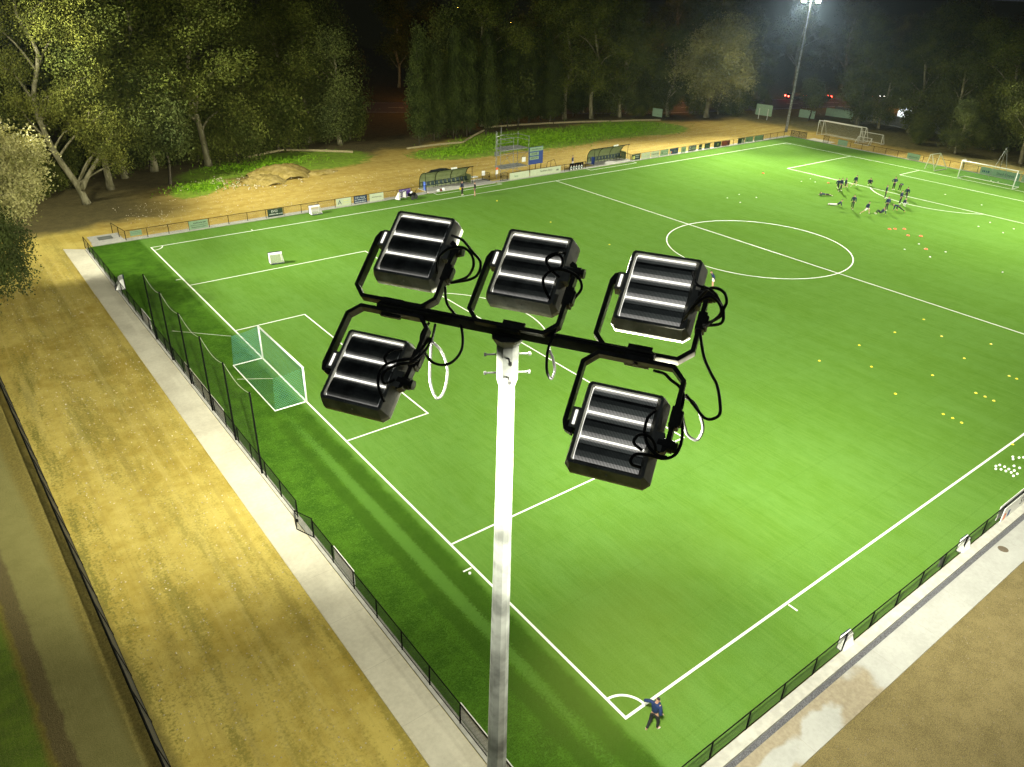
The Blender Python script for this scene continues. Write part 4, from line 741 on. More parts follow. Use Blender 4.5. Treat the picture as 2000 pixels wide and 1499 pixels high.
POSE={
 'stand':P(),'hips':P(**hips),
 'stride':P(knL=(-.12,.24,.55),anL=(-.13,.22,.11),toL=(-.14,.40,.04),knR=(.11,-.08,.50),anR=(.12,-.36,.13),toR=(.12,-.24,.03)),
 'lunge':tilt(P(pelvis=(0,0,.72),**{'hiL':(-.09,0,.68),'hiR':(.09,0,.68)},knL=(-.12,.45,.52),anL=(-.12,.42,.09),toL=(-.12,.6,.03),knR=(.1,-.42,.36),anR=(.1,-.80,.14),toR=(.1,-.74,.03)),.25,.95),
 'bend':tilt(P(elL=(-.2,.05,1.14),wrL=(-.14,.05,.85),elR=(.2,.05,1.14),wrR=(.14,.05,.85)),1.75,.95),
}
l_=dict(POSE['lunge']); 
for k in ('waist','chest','neck','head','crown','shL','elL','wrL','shR','elR','wrR'): l_[k]=(l_[k][0],l_[k][1]-.02,l_[k][2]-.25)
POSE['lunge']=l_
POSE['crouch']=tilt(P(pelvis=(0,-.1,.30),hiL=(-.10,-.1,.30),hiR=(.10,-.1,.30),knL=(-.22,.25,.52),anL=(-.16,.0,.09),toL=(-.2,.18,.03),knR=(.22,.25,.52),anR=(.16,0,.09),toR=(.2,.18,.03)),.0)
for k in ('waist','chest','neck','head','crown','shL','elL','wrL','shR','elR','wrR'):
    v=BASE[k]; POSE['crouch'][k]=(v[0]*(1.25 if k[:2] in('el','wr') else 1),v[1]-.05+.28*(v[2]-.95),max(.25,(v[2]-.97)*.9+.32))
POSE['crouch']['wrL']=(-.2,.3,.45); POSE['crouch']['wrR']=(.2,.3,.45)
kn=P(pelvis=(0,0,.52),hiL=(-.09,0,.50),hiR=(.09,0,.50),knL=(-.13,.36,.50),anL=(-.13,.33,.09),toL=(-.13,.5,.03),knR=(.1,.05,.09),anR=(.1,-.35,.08),toR=(.1,-.5,.03))
for k in ('waist','chest','neck','head','crown','shL','elL','wrL','shR','elR','wrR'): v=kn[k]; kn[k]=(v[0],v[1]+.03,v[2]-.44)
POSE['kneel']=kn
POSE['cobra']=dict(pelvis=(0,0,.14),waist=(0,.13,.22),chest=(0,.32,.42),neck=(0,.40,.55),head=(0,.46,.66),crown=(0,.47,.77),shL=(-.17,.36,.48),elL=(-.2,.44,.28),wrL=(-.2,.47,.06),shR=(.17,.36,.48),elR=(.2,.44,.28),wrR=(.2,.47,.06),
 hiL=(-.09,-.06,.12),knL=(-.12,-.5,.09),anL=(-.13,-.92,.08),toL=(-.14,-1.08,.04),hiR=(.09,-.06,.12),knR=(.12,-.5,.09),anR=(.13,-.92,.08),toR=(.14,-1.08,.04))
POSE['sit']=dict(pelvis=(0,0,.13),waist=(0,-.10,.25),chest=(0,-.28,.46),neck=(0,-.34,.58),head=(0,-.35,.70),crown=(0,-.35,.81),shL=(-.17,-.30,.52),elL=(-.24,-.45,.30),wrL=(-.24,-.52,.06),shR=(.17,-.30,.52),elR=(.24,-.45,.30),wrR=(.24,-.52,.06),
 hiL=(-.09,.05,.13),knL=(-.12,.40,.52),anL=(-.12,.58,.10),toL=(-.12,.74,.05),hiR=(.09,.05,.13),knR=(.12,.36,.50),anR=(.12,.6,.12),toR=(.12,.75,.08))
POSE['lie']=dict(pelvis=(0,0,.16),waist=(0,.14,.18),chest=(0,.36,.22),neck=(0,.50,.28),head=(0,.60,.33),crown=(0,.68,.36),shL=(-.17,.42,.2),elL=(-.3,.55,.07),wrL=(-.1,.72,.08),shR=(.17,.42,.2),elR=(.3,.55,.07),wrR=(.1,.72,.08),
 hiL=(-.09,-.05,.14),knL=(-.25,-.40,.14),anL=(-.18,-.78,.09),toL=(-.18,-.92,.05),hiR=(.09,-.05,.14),knR=(.2,-.3,.16),anR=(.28,-.66,.09),toR=(.3,-.8,.05))
POSE['plank']=dict(pelvis=(0,0,.55),waist=(0,.13,.58),chest=(0,.38,.60),neck=(0,.52,.62),head=(0,.62,.60),crown=(0,.71,.56),shL=(-.17,.44,.58),elL=(-.2,.46,.32),wrL=(-.2,.46,.07),shR=(.17,.44,.58),elR=(.2,.46,.32),wrR=(.2,.46,.07),
 hiL=(-.09,-.04,.52),knL=(-.11,-.40,.30),anL=(-.12,-.78,.12),toL=(-.12,-.74,.03),hiR=(.09,-.04,.52),knR=(.14,.25,.32),anR=(.14,.05,.1),toR=(.14,.2,.03))
def skin_obj(name,chains,mat_,parent,sub=1):
    vs=[];rs=[];es=[];idx={};roots=[]
    for ch in chains:
        prev=None
        for key,p,r in ch:
            if key is not None and key in idx: i=idx[key]
            else:
                i=len(vs); vs.append(p); rs.append(r)
                if key is not None: idx[key]=i
                if prev is None: roots.append(i)
            if prev is not None: es.append((prev,i))
            prev=i
    me=bpy.data.meshes.new(name); me.from_pydata(vs,es,[]); me.materials.append(mat_); o=bpy.data.objects.new(name,me); COL.objects.link(o)
    if parent:o.parent=parent
    md=o.modifiers.new('s','SKIN'); md.use_smooth_shade=True; md.branch_smoothing=.6
    sv=me.skin_vertices[0].data
    for i,r in enumerate(rs):
        sv[i].radius=r if isinstance(r,tuple) else (r,r); sv[i].use_root=i in roots
    s=o.modifiers.new('u','SUBSURF'); s.levels=sub; s.render_levels=sub; return o
def lerp(a,b,t): return tuple(a[i]*(1-t)+b[i]*t for i in range(3))
def person(loc,rz,pose,label,group=None,top='navy',legs='black_cloth',bare=False,shorts=False,fingers=False,sc=1.0,shoe='shoe',drop=0):
    d=POSE[pose] if isinstance(pose,str) else pose
    hd=Vector(d['crown'])-Vector(d['neck']); hd.normalize()
    hand={}
    for s in 'LR':
        w=Vector(d['wr'+s]); e=Vector(d['el'+s]); t=(w-e).normalized(); hand[s]=(w,t)
    ch=[[('pelvis',d['pelvis'],(.10,.075)),('waist',d['waist'],(.09,.065)),('chest',d['chest'],(.10,.07)),('neck',d['neck'],.055),('head',d['head'],(.078,.092)),('crown',d['crown'],(.06,.07))]]
    for s in 'LR':
        w,t=hand[s]
        ch.append([('chest',d['chest'],.1),('sh'+s,d['sh'+s],.045),('el'+s,d['el'+s],.036),('wr'+s,d['wr'+s],.027),('ha'+s,tuple(w+t*.08),(.036,.018))])
        ch.append([('pelvis',d['pelvis'],.1),('hi'+s,d['hi'+s],.07),('kn'+s,d['kn'+s],.048),('an'+s,d['an'+s],.038),('to'+s,d['to'+s],.034)])
        side=t.orthogonal().normalized() if abs(t.z)<.1 else t.cross(Vector((0,0,1)) if abs(t.z)<.95 else Vector((0,1,0))).normalized()
        if abs(t.z)>=.7: side=Vector((0,1,0))-t*t.y; side.normalize()
        pn=t.cross(side)
        for k,(o_,ln) in enumerate(((-.026,.070),(-.009,.080),(.009,.076),(.026,.062))):
            b=w+t*.085+side*o_; ch.append([(None,tuple(w+t*.05+side*o_*.7),.009),(None,tuple(b+t*ln*.45+pn*.006),.0085),(None,tuple(b+t*ln*.85+pn*.025),.007)])
        ch.append([(None,tuple(w+t*.025+side*.02),.011),(None,tuple(w+t*.05+side*.05),.010),(None,tuple(w+t*.085+side*.055+pn*.01),.008)])
    body=skin_obj('person',ch,M['skin'],None,2 if fingers else 1)
    # face
    f=MB(); hh=Vector(d['head']); fwd=Vector((0,1,0)); 
    if abs(hd.y)>.7: fwd=Vector((0,0,-1))
    fwd=(fwd-hd*fwd.dot(hd)).normalized(); sd=hd.cross(fwd)
    f.ball(hh+fwd*.095-hd*.0,.016,8,5)
    for s in (-1,1): f.ball(hh+sd*s*.084-hd*.005,.02,8,5,sc=(.6,1,1.3))
    f.build('face_detail',M['skin'],body); e=MB()
    for s in (-1,1): e.ball(hh+fwd*.084+sd*s*.032+hd*.025,.010,6,4)
    e.box(hh+fwd*.086-hd*.04,(.045,.012,.01)); e.build('eyes_and_mouth',M['ink'],body)
    skin_obj('hair',[[(None,tuple(hh-fwd*.02+hd*.03),(.082,.09)),(None,tuple(Vector(d['crown'])-fwd*.005+hd*.0),(.070,.082)),(None,tuple(Vector(d['crown'])+hd*.012),(.04,.05))]],M['hair'],body)
    up_=[[('waist0',lerp(d['pelvis'],d['waist'],-.15),(.165,.135)),('waist',d['waist'],(.155,.125)),('chest',d['chest'],(.19,.145)),('nk0',lerp(d['chest'],d['neck'],.5),(.16,.12)),('nk',lerp(d['chest'],d['neck'],.92),.085)]]
    for s in 'LR': up_.append([('chest',d['chest'],.1),('sh'+s,d['sh'+s],.084),('el'+s,d['el'+s],.060),('wr'+s,lerp(d['el'+s],d['wr'+s],.93),.038)])
    skin_obj('jacket',up_,M[top],body,1)
    lg=[[('w',lerp(d['pelvis'],d['waist'],.3),(.140,.106)),('pelvis',d['pelvis'],(.152,.118))]]
    for s in 'LR':
        if shorts: lg.append([('pelvis',d['pelvis'],.1),('hi'+s,d['hi'+s],.104),('k'+s,lerp(d['hi'+s],d['kn'+s],.75),.082)])
        else: lg.append([('pelvis',d['pelvis'],.1),('hi'+s,d['hi'+s],.100),('kn'+s,d['kn'+s],.068),('an'+s,lerp(d['kn'+s],d['an'+s],.92),.050)])
    skin_obj('shorts' if shorts else 'trousers',lg,M[legs],body,1)
    for s in 'LR': skin_obj('shoe',[[(None,lerp(d['an'+s],(d['an'+s][0],d['an'+s][1],0.02),.3),.045),(None,lerp(d['an'+s],d['to'+s],.55),(.046,.036)),(None,d['to'+s],(.042,.026))]],M[shoe],body)
    body.location=(loc[0],loc[1],.0+drop); body.rotation_euler=(0,0,R(rz)-math.pi/2); body.scale=(sc,)*3
    tag(body,label,'person',group); return body
near=P(knL=(-.12,.05,.50),anL=(-.15,-.18,.10),toL=(-.2,-.04,.03),knR=(.14,.10,.50),anR=(.14,.12,.09),toR=(.20,.28,.03),elL=(-.44,-.06,1.34),wrL=(-.30,.18,1.20),elR=(.26,-.14,1.16),wrR=(.26,.06,.98),head=(.03,.05,1.60),crown=(.04,.03,1.71))
person((.42,-.92),18,near,'man in blue jacket, black trousers and white shoes at the near corner flag mark',top='navy2',fingers=True)
person((35.9,64.3),-70,'stand','person in navy with white shoes holding a yellow bib by the far touchline',group=None)
o=MB().ball((0,0,0),.13,8,6,sc=(1,.6,1.3)).build('bib',M['yellow'],None,smooth=True,label='yellow bib held low by the navy-clad person at the far touchline',cat='bib'); o.location=(35.62,64.25,.85)
person((36.95,63.1),160,'stand','person in black top and shorts beside the one with the yellow bib',top='black_cloth',shorts=True,shoe='black_cloth')
person((37.3,26.9),150,tilt(P(),.5),'person in bright blue bending forward behind the right hand floodlight',top='navy2',shorts=True,legs='disc_white')
person((57.2,68.4),-60,'stand','person in navy and white behind the team banner',top='navy',legs='disc_white')
GR='players stretching in a ring near the far penalty area'
for (x,y,rz,po,lb,kw) in ((80.2,41.5,20,'kneel','player kneeling with back foot stretched, leftmost at the top of the ring',{}),
 (79.0,40.4,-20,'stride','player striding beside the kneeling one at the upper left',{}),(81.4,41.2,-40,'kneel','small player low to the turf right of the striding one',{'shorts':True}),
 (83.2,40.9,-10,'lunge','player lunging with hands out at the top of the ring',{'shorts':True}),(85.6,40.1,-150,'crouch','player crouching alone at the top centre of the ring',{}),
 (86.0,37.0,-120,'hips','player with both hands on hips at the upper right',{}),(80.7,35.2,-60,'stand','player standing upright with pale hair near the arc',{}),
 (85.9,36.1,10,'bend','player bent double at the far right of the ring',{}),(83.3,33.8,200,'lunge','player leaning over a bent knee at the right edge',{}),
 (75.3,32.0,60,'stand','tall player in blue top standing at the lower right',{'top':'navy2'}),(76.6,31.2,110,'plank','player reaching down to the turf in orange boots',{'top':'navy2','shoe':'orange'}),
 (79.7,32.7,-90,'stand','player standing behind the crouching one at the right',{}),(79.4,32.0,-40,'crouch','player crouching with white sleeves at the right',{'top':'navy','legs':'disc_white'}),
 (73.4,31.6,150,'sit','player sitting back with knees raised at the bottom of the ring',{}),(71.9,32.6,-30,'lunge','player in white shorts stepping forward at the bottom',{'legs':'disc_white','shorts':True}),
 (72.4,34.7,200,'stride','player stepping left at the lower left of the ring',{}),(72.3,36.6,-60,'cobra','player lying face down with chest raised in pale trousers',{'legs':'disc_white'}),
 (75.3,40.2,140,'lie','player lying curled on the turf with a yellow patch, leftmost of all',{})):
    person((x,y),rz,po,lb,GR,**kw)
# ---------------- trees ----------------
def make_crown(name,blobs,n,ls,mt,seed,parent,droop=.6,tw=14):
    r=np.random.RandomState(seed); w=np.array([b[3]*b[4]*b[5] for b in blobs])**.75; w/=w.sum()
    nt=max(1,n//tw); bi=r.choice(len(blobs),nt,p=w); B=np.array([b[:6] for b in blobs])[bi]
    d=r.randn(nt,3); d/=np.linalg.norm(d,axis=1)[:,None]; rad=r.rand(nt)**.42; rad*=1+.18*r.randn(nt)
    T=B[:,:3]+d*rad[:,None]*B[:,3:6]
    ti=np.repeat(np.arange(nt),tw); N=len(ti); sp=ls*2.4
    Pp=T[ti]+r.randn(N,3)*np.array([sp,sp,sp*1.3])*.55; Pp[:,2]-=abs(r.randn(N))*sp*droop
    Pp[:,2]=np.maximum(Pp[:,2],.05)
    ax=r.randn(N,3); ax[:,2]=ax[:,2]*.6-droop*1.6; ax/=np.linalg.norm(ax,axis=1)[:,None]
    q=r.randn(N,3); sd=np.cross(ax,q); sd/=np.linalg.norm(sd,axis=1)[:,None]
    L=ls*r.uniform(.6,1.3,N)[:,None]; Wd=L*r.uniform(.22,.4,N)[:,None]
    v=np.stack([Pp-ax*L*.5,Pp+sd*Wd,Pp+ax*L*.5,Pp-sd*Wd],1).reshape(-1,3); f=np.arange(N*4).reshape(-1,4)
    return fast_mesh('crown',v,f,mt,parent)
def trunk(blobs,base_r,bends,mt,parent,split=.45,br=.35,seed=0):
    r=random.Random(seed); mb=MB(); bends=[Vector(b) for b in bends]; n=len(bends)
    mb.tube(smooth(bends,3),[base_r*(1.25 if i==0 else 1)*.8*(1-.75*i/(3*(n-1))) for i in range(3*(n-1)+1)],8)
    for b in blobs:
        c=Vector(b[:3]); cand=smooth(bends,5)
        hz=math.hypot(c.x,c.y); tz=max(min(2.2,c.z*.6),c.z-.9*hz-.6); p=min(cand,key=lambda q:abs(q.z-tz)); k=(c-p)
        mid=p+k*.5+Vector((r.uniform(-.4,.4),r.uniform(-.4,.4),r.uniform(0,.7)))*min(1.5,k.length*.25)
        rr_=base_r*br*r.uniform(.7,1.2); mb.tube(smooth([p,mid,c],3),[rr_*(1-.8*i/6) for i in range(7)],6)
        for _ in range(2):
            e=c+Vector((r.uniform(-1,1)*b[3],r.uniform(-1,1)*b[4],r.uniform(-.2,.9)*b[5]))*.7; mb.tube([mid+(c-mid)*.5,e],[rr_*.4,rr_*.12],5)
    return mb.build('trunk',mt,parent,smooth=True)
def gum_blobs(seed,H,Rr,lowest,n=12,flat=.75):
    r=random.Random(seed); out=[]
    for i in range(n):
        t=lowest+(1-lowest)*(i+.5)/n; a=r.uniform(0,6.28); rr_=Rr*r.uniform(.25,1)*math.sin(math.pi*min(.92,max(.18,(t-lowest)/(1-lowest)*.8+.18)))
        s=r.uniform(.17,.30)*Rr*1.65; out.append((rr_*math.cos(a),rr_*math.sin(a),H*t,s,s,s*flat*r.uniform(.8,1.3)))
    out.append((0,0,H*.93,Rr*.35,Rr*.35,Rr*.4)); return out
VAR={}
def variant(key,blobs,n,ls,leaf,bark,base_r,bends,seed,droop=.6):
    g=empty('tree',(0,0,0)); make_crown('crown',blobs,int(n*1.7),ls*.72,M[leaf],seed,g,droop); trunk(blobs,base_r,bends,M[bark],g,seed=seed); VAR[key]=[g,0]; return g
for i in range(3):
    H=20; b=gum_blobs(10+i,H,5.5,.30,14); variant('gum%d'%i,b,17000,.34,'leaf_gum','bark_pale',.38,[(0,0,0),(.3*i-.3,.2,4),(.5,-.3,9),(.0,.3,14),(0,0,18.5)],20+i)
for i in range(2):
    H=15; b=gum_blobs(30+i,H,4.6,.18,12,.95); variant('weep%d'%i,b,14000,.32,'leaf_blue','bark_pale',.34,[(0,0,0),(.3,.2,3),(-.3,-.2,7),(0,.2,12),(0,0,14)],33+i,1.1)
for i in range(3):
    r=random.Random(50+i); H=16; b=[]
    for k in range(9): t=.22+.72*k/8; s=1.75*(1-.62*(k/8)**1.3); b.append((r.uniform(-.5,.5),r.uniform(-.5,.5),H*t,s*r.uniform(.8,1.15),s*r.uniform(.8,1.15),1.5))
    variant('oak%d'%i,b,10000,.30,'leaf_oak','bark_dark',.13,[(0,0,0),(.1,.1,4),(0,-.1,9),(0,0,15.5)],55+i,1.3)
b=[(0,0,2.6,1.9,1.9,1.9),(1.2,.5,1.9,1.4,1.4,1.4),(-1.1,.2,2.2,1.3,1.3,1.5),(.2,-.9,3.4,1.2,1.2,1.3),(-.4,.6,4.4,1.0,1,1.1)]; variant('bush',b,8000,.26,'leaf_gum','bark_dark',.12,[(0,0,0),(.1,0,1.5),(0,0,3.6)],61,.8)
b=[(0,0,10,4.2,4.2,3.8),(2.4,.5,8.5,2.6,2.6,3),(-2.4,0,8.6,2.8,2.8,3.2),(1,-2.4,7,2.4,2.4,2.8),(-1.2,-2.2,6.2,2.2,2.2,2.6),(2.8,-1.2,5.6,1.9,1.9,2.2),(-3,1,6,1.9,1.9,2.3),(0,-1,13,3,3,2.4),(0,2,8,3.5,3,3)]
variant('round',b,26000,.30,'leaf_pale','bark_pale',.36,[(0,0,0),(.3,0,3),(-.2,.2,7),(0,0,11)],71,1.2)
variant('small',[(0,0,3.4,1.5,1.5,1.3),(1,.4,2.8,1.0,1,.9),(-.9,.3,3.0,1.1,1.1,1),(.2,-.7,4.2,1,1,.9)],5000,.26,'leaf_blue','bark_dark',.12,[(0,0,0),(.3,.1,1.4),(0,0,3.6)],77,.5)
def tree(key,x,y,H,lb,grp=None,w=None,rz=None,cat='tree',name='tree'):
    g,n=VAR[key]; base={'g':20,'w':15,'o':16,'b':4.8,'r':15,'s':4.8}[key[0]]
    o=g if n==0 else copy_tree(g); VAR[key][1]+=1; o.name=name; s=H/base; w=w or s*(1.3 if key[0] in 'gw' else 1)
    o.location=(x,y,-.05); o.scale=(w,w,s); o.rotation_euler=(0,0,rnd.uniform(0,6.28) if rz is None else rz); tag(o,lb,cat,grp); return o
# pale bushy tree at the left edge
g=empty('tree',(-13.6,60.5,3.4),label='pale bushy tree with bright leaves at the left edge in front of the dark wood',cat='tree')
b=[(-.5,1,9.0,2.8,2.4,2.8),(3.0,-.5,3.6,2.0,2,1.8),(.5,-.5,3.2,2.2,2,2.0),(3.2,.3,7.3,2.6,2.6,2.4),(1.4,-.5,9.4,2.3,2.2,1.9),(4.6,1.0,5.2,1.9,1.9,1.7),(0,0,7,2.8,2.8,2.6),(5.6,.6,7.2,1.5,1.5,1.3),(1.5,1,5,2.4,2.4,2),(-1,0,10.5,2,2,1.6),(2.3,.6,11.2,1.5,1.5,1.1),(3.0,-2,4.6,1.6,1.6,1.6)]
make_crown('crown',b,42000,.23,M['leaf_bright'],3,g,.4); trunk(b,.28,[(0,0,-3.5),(.2,.2,2.5),(0,0,5),(.4,0,8)],M['bark_pale'],g,seed=2)
g=empty('tree',(-14.6,49.5,0),label='dark drooping crown hanging at the left edge below the pale tree',cat='tree'); b=[(1.4,-.5,7.6,2.1,2.1,2.2),(2.3,-1,5.6,1.5,1.4,1.9),(0,0,9,2,2,1.8),(.8,-1.6,5.4,1.7,1.5,1.7),(2.9,-.6,7.2,1.2,1.2,1.6)]
make_crown('crown',b,20000,.17,M['leaf_oak'],4,g,.9); trunk(b,.2,[(0,0,0),(.1,.1,3),(0,0,6)],M['bark_dark'],g,seed=3)
# forked gum
g=empty('tree',(-2.3,83,0),label='big gum with thick pale forked trunk and golden leaf clumps at the upper left',cat='tree')
b=[(3.0,-1.5,6.0,1.9,1.9,1.5),(4.4,-1.8,4.6,1.1,1.1,.9),(1.4,-1.0,8.4,1.7,1.7,1.4),(3.6,-1,9.2,1.7,1.7,1.6),(-.6,-.8,10.8,2.0,2,1.6),(5.2,-.5,7.4,1.3,1.3,1.2),(1.2,-.5,12,1.5,1.5,1.4),(-3.6,0,11.2,1.6,1.6,1.5),(3.6,0,13.2,1.9,1.9,1.7),(-3.2,.5,14.5,2.2,2.2,1.7),(0,0,18.5,2.6,2.6,2.0),(3.2,.4,17.4,2.3,2.3,1.8),(-4.2,0,18.6,2.2,2.2,1.8),(-1,0,22,3,3,2.4),(3,0,21.5,2.3,2.3,2)]
make_crown('crown',b,52000,.18,M['leaf_gold'],9,g,.7); tk=trunk(b,.50,[(.5,0,0),(0,0,2.2),(-1.4,.2,6),(-2.0,.3,11),(-.6,0,15.5),(-1.6,0,19),(-1,0,22)],M['bark_pale'],g,seed=12)
t2=MB(); t2.tube(smooth([(.3,-.1,1.6),(1.2,-.6,3.2),(2.4,-1.0,4.8),(3,-1.4,6)],3),[.30-.022*i for i in range(10)],8); t2.build('limb',M['bark_pale'],g,smooth=True)
WG='dim wood beyond the far touchline'
for a in (('gum0',1.8,88.3,21,'leaning pale trunked gum just right of the forked gum'),('weep0',4.5,93,17,'shorter gum behind the forked gum'),('gum1',8.5,95,24,'tall gum with bare pale limbs at the upper left'),
 ('small',8.3,87.3,9.5,'slim small gum with one bright leaf clump left of the drooping shrub'),('gum2',15.3,94.5,23,'tall gum with a pale trunk above the dark corner of the wood'),
 ('bush',19.2,94.0,8.5,'drooping olive shrub at the edge of the grass patch'),('bush',27.0,99.5,10,'second olive shrub right of the drooping one'),
 ('weep1',36.5,98.5,15.5,'round dark gum left of the gap with the orange-lit road'),('gum0',31,106,19,'dark gum behind the round one left of centre'),
 ('gum1',64.5,101,21,'tall gum with thin pale limbs left of the scoreboard'),('gum2',82.5,99.5,22,'tall thin pale gum right of the scoreboard'),('gum0',87.5,97.5,21,'tall straight gum with a bare lower trunk above the grass bank'),
 ('weep0',93.5,96,16.5,'wide gum with pale drooping tips above the right end of the grass bank'),('gum1',97,100,19,'dome shaped gum behind the wide drooping one'),
 ('round',108.5,87.5,18,'large weeping tree with pale rounded crown left of the far floodlight pole',None,1.75),('weep1',102.5,92.0,15.5,'dark weeping tree left of the large rounded one'),
 ('small',124.5,75.5,7.5,'small rounded tree right of the far floodlight pole'),('weep1',128,67.5,15,'pale leaning gum behind the stored goals'),('gum1',131,70,18,'gum with twisting limbs behind the stored goals'),
 ('weep0',128.4,63.2,12,'slim pale gum in front of the lit shed'),('gum2',129.5,58,17,'gum just right of the lit shed'),('weep1',126.5,49.5,14,'wide dark gum at the right above the training goal'),('gum0',127.5,42.5,18,'big gum at the right edge above the far goal'),('weep0',118.5,44.3,8,'low drooping gum behind the training goal'),('gum2',120,35,15,'dark gum at the extreme right edge')):
    tree(*a)
SO='she-oaks in the dense row behind the scaffold'
rr=random.Random(4)
for i in range(22):
    x=47.5+i*1.65; y=92.5+rr.uniform(0,2.2)+(4.5 if x>62 else 0)+ (x-62)*.0
    if 62<x<80 or x<62: tree('oak%d'%(i%3),x+rr.uniform(-.4,.4),y+ (2.5 if i%2 else 0),rr.uniform(12,17.5),'slender she-oak with a thin pale stem in the dense row behind the scaffold',SO,w=rr.uniform(.85,1.2),name='she_oak')
for i in range(12):
    tree('oak%d'%(i%3),62+i*2.6,99.5+rr.uniform(0,3),rr.uniform(10,15),'slender she-oak in the thin row above the grass bank','she-oaks above the grass bank',w=1.0,name='she_oak')
keys=['gum0','gum1','gum2','weep0','weep1']
for i in range(16):
    x=-14+i*9.5+rr.uniform(-2,2); y=104+rr.uniform(-2,9)-(max(0,x-85)*.15)
    if 38<x<58 or 104<x<122: continue
    tree(keys[i%5],x,y,rr.uniform(16,23),'dark tree in the second row of the wood',WG+', second row')
for i in range(15):
    x=-30+i*13+rr.uniform(-4,4); y=max(150-.45*max(0,x-20),95)+rr.uniform(12,26)
    tree(keys[(i*2)%5],x,y,rr.uniform(17,25),'nearly black tree beyond the road','trees beyond the road')
for i in range(12):
    x=136+rr.uniform(0,10)+i*2.0; y=72-i*4.2+rr.uniform(-2,2); 
    tree(keys[(i*3)%5],x,y,rr.uniform(14,22),'dark tree behind the grey sheet fence on the right','trees behind the sheet fence')
for i in range(8):
    tree(keys[(i*3+1)%5],168+i*7+rr.uniform(-2,2),112-i*11+rr.uniform(-3,3),rr.uniform(17,24),'nearly black tree beyond the right hand road','trees beyond the right hand road')
for (x,y,h,lb) in ((-6,88,4.5,'dark undergrowth bush left of the forked gum'),(11,98,5,'dark undergrowth bush behind the slim small gum'),(33,103,5,'dark undergrowth bush behind the timber edging'),(98,95.5,4,'dark undergrowth bush beside the drooping gum'),(116,88,4,'dark undergrowth bush under the large weeping tree'),(121,52,3.5,'dark undergrowth bush behind the end fence')):
    tree('bush',x,y,h,lb,cat='bush',name='bush')
UG='undergrowth along the edge of the wood'
for i in range(15):
    tree('bush' if i%3 else 'weep1',-9+i*3.4+rr.uniform(-1,1),(90 if i<3 else 97.5 if i<12 else 101)+rr.uniform(0,3),rr.uniform(4.5,7.5) if i%3 else rr.uniform(8,11),'dim bush in the undergrowth behind the grass patch left of centre',UG+' on the left',cat='bush',name='bush')
for i in range(9):
    tree('bush' if i%2 else 'weep0',90+i*3.9+rr.uniform(-1,1),101-i*2.1+rr.uniform(0,2.5),rr.uniform(5,8),'dim bush in the undergrowth behind the right end of the grass bank',UG+' behind the bank',cat='bush',name='bush')
for i in range(4,11):
    tree('bush' if i%3 else 'weep1',126+rr.uniform(-1,5),72-i*3.6,rr.uniform(4,8),'dim bush in the undergrowth on the right beyond the end fence',UG+' on the right',cat='bush',name='bush')
for i,(x,y,h) in enumerate(((24,104,20),(12,101,22),(-4,96,21),(43,118,19),(116,96,19),(122,90,17),(137,60,20),(133,50,19),(126,36,20),(135,40,21))):
    tree(keys[i%5],x,y,h,'dense dark tree filling the wood behind the front row','dense trees behind the front row')
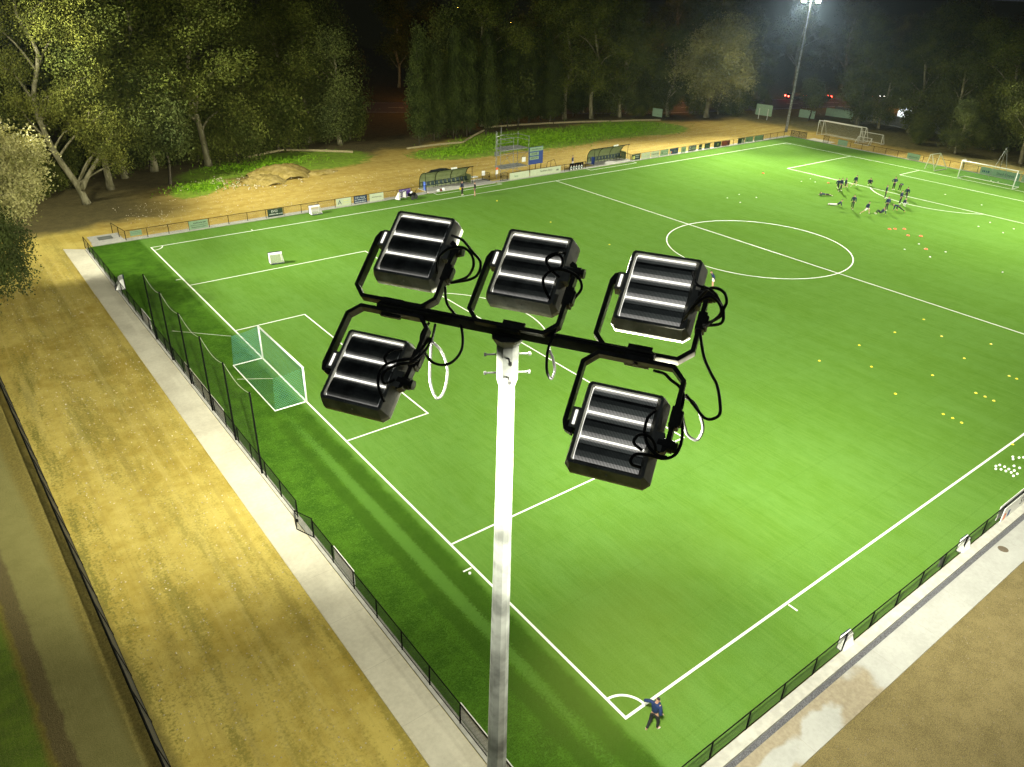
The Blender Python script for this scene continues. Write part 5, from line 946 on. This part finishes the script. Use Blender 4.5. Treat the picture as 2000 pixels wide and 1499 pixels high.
# grass tufts on the bank and verge
t=NT('grass_blade'); n=t.noise(1.5,3); M['blade']=t.fin(t.mix(t.ramp(n,.35,.65),(.08,.19,.004),(.20,.38,.010)),.7,spec=.2)
r=np.random.RandomState(8); pts=[]
def scat(n,cx,cy,sx,sy): 
    a=r.rand(n)*6.28; q=np.abs(r.randn(n))*.52; return np.stack([cx+sx*q*np.cos(a),cy+sy*q*np.sin(a)],1)
G=np.concatenate([scat(9000,66,87.5,14,6),scat(6000,84,87,11,5.5),scat(2500,50,85.5,6.5,3.2),scat(1600,11,84,4.2,2.6),scat(2500,22,92,9,4)]); N=len(G)
h=r.uniform(.06,.22,N); a=r.rand(N)*6.28; w=.05+.05*r.rand(N); dx=np.cos(a)*w;dy=np.sin(a)*w; lx=r.randn(N)*.05; ly=r.randn(N)*.05
v=np.stack([np.stack([G[:,0]-dx,G[:,1]-dy,np.full(N,-.03)],1),np.stack([G[:,0]+dx,G[:,1]+dy,np.full(N,-.03)],1),np.stack([G[:,0]+dx*.3+lx,G[:,1]+dy*.3+ly,h],1),np.stack([G[:,0]-dx*.3+lx,G[:,1]-dy*.3+ly,h],1)],1).reshape(-1,3)
fast_mesh('grass',v,np.arange(N*4).reshape(-1,4),M['blade'],None,kind='stuff',label='rough grass growing on the bank and verges')
M['clod']=mat('brown_clods',(.17,.14,.08),.95,0,.3,7)
# stones, clods and tufts on the bare ground by the left path and the right slab
r=np.random.RandomState(11)
def scatter_stones(n,x0,x1,y0,y1,smin,smax,name,lb,mt):
    P=np.stack([r.uniform(x0,x1,n),r.uniform(y0,y1,n),np.full(n,-.02)],1); s=r.uniform(smin,smax,n)**1.0
    t_=np.array([(0,0,1),(1,0,0),(0,1,0),(-1,0,0),(0,-1,0)],float); v=P[:,None,:]+t_[None]*s[:,None,None]*r.uniform(.6,1.3,(n,5,1)); v=v.reshape(-1,3)
    b=np.arange(n)[:,None,None]*5; f=(b+np.array([(0,1,2,2),(0,2,3,3),(0,3,4,4),(0,4,1,1)])[None]).reshape(-1,4)
    me=bpy.data.meshes.new(name); me.from_pydata(v.tolist(),[],[tuple(q[:3]) for q in f.tolist()]); me.materials.append(mt); o=bpy.data.objects.new(name,me); COL.objects.link(o); tag(o,lb,kind='stuff')
scatter_stones(2600,-13.6,-6.95,-4,66,.012,.045,'pebbles','small stones and clods strewn over the bare ground by the left path',M['rock'])
scatter_stones(1200,-4,40,-9,-5.1,.012,.04,'pebbles','small stones strewn over the dark dirt beside the slab',M['clod'])
scatter_stones(2500,0,105,68.3,80,.02,.07,'pebbles','small stones strewn over the dirt beyond the far fence',M['rock'])
# ---------------- night haze ----------------
t=NT('haze'); t.n.remove(t.b); v=t.n.new('ShaderNodeVolumePrincipled'); v.inputs['Color'].default_value=(.55,.75,1,1); v.inputs['Density'].default_value=.00006; v.inputs['Anisotropy'].default_value=.82
t.link(v.outputs[0],t.n['Material Output'].inputs['Volume']); MB().box((90,90,12.5),(460,560,27.5)).build('haze',t.m,None,kind='stuff',label='thin bluish night haze round the lamps')
S.cycles.sample_clamp_indirect=4
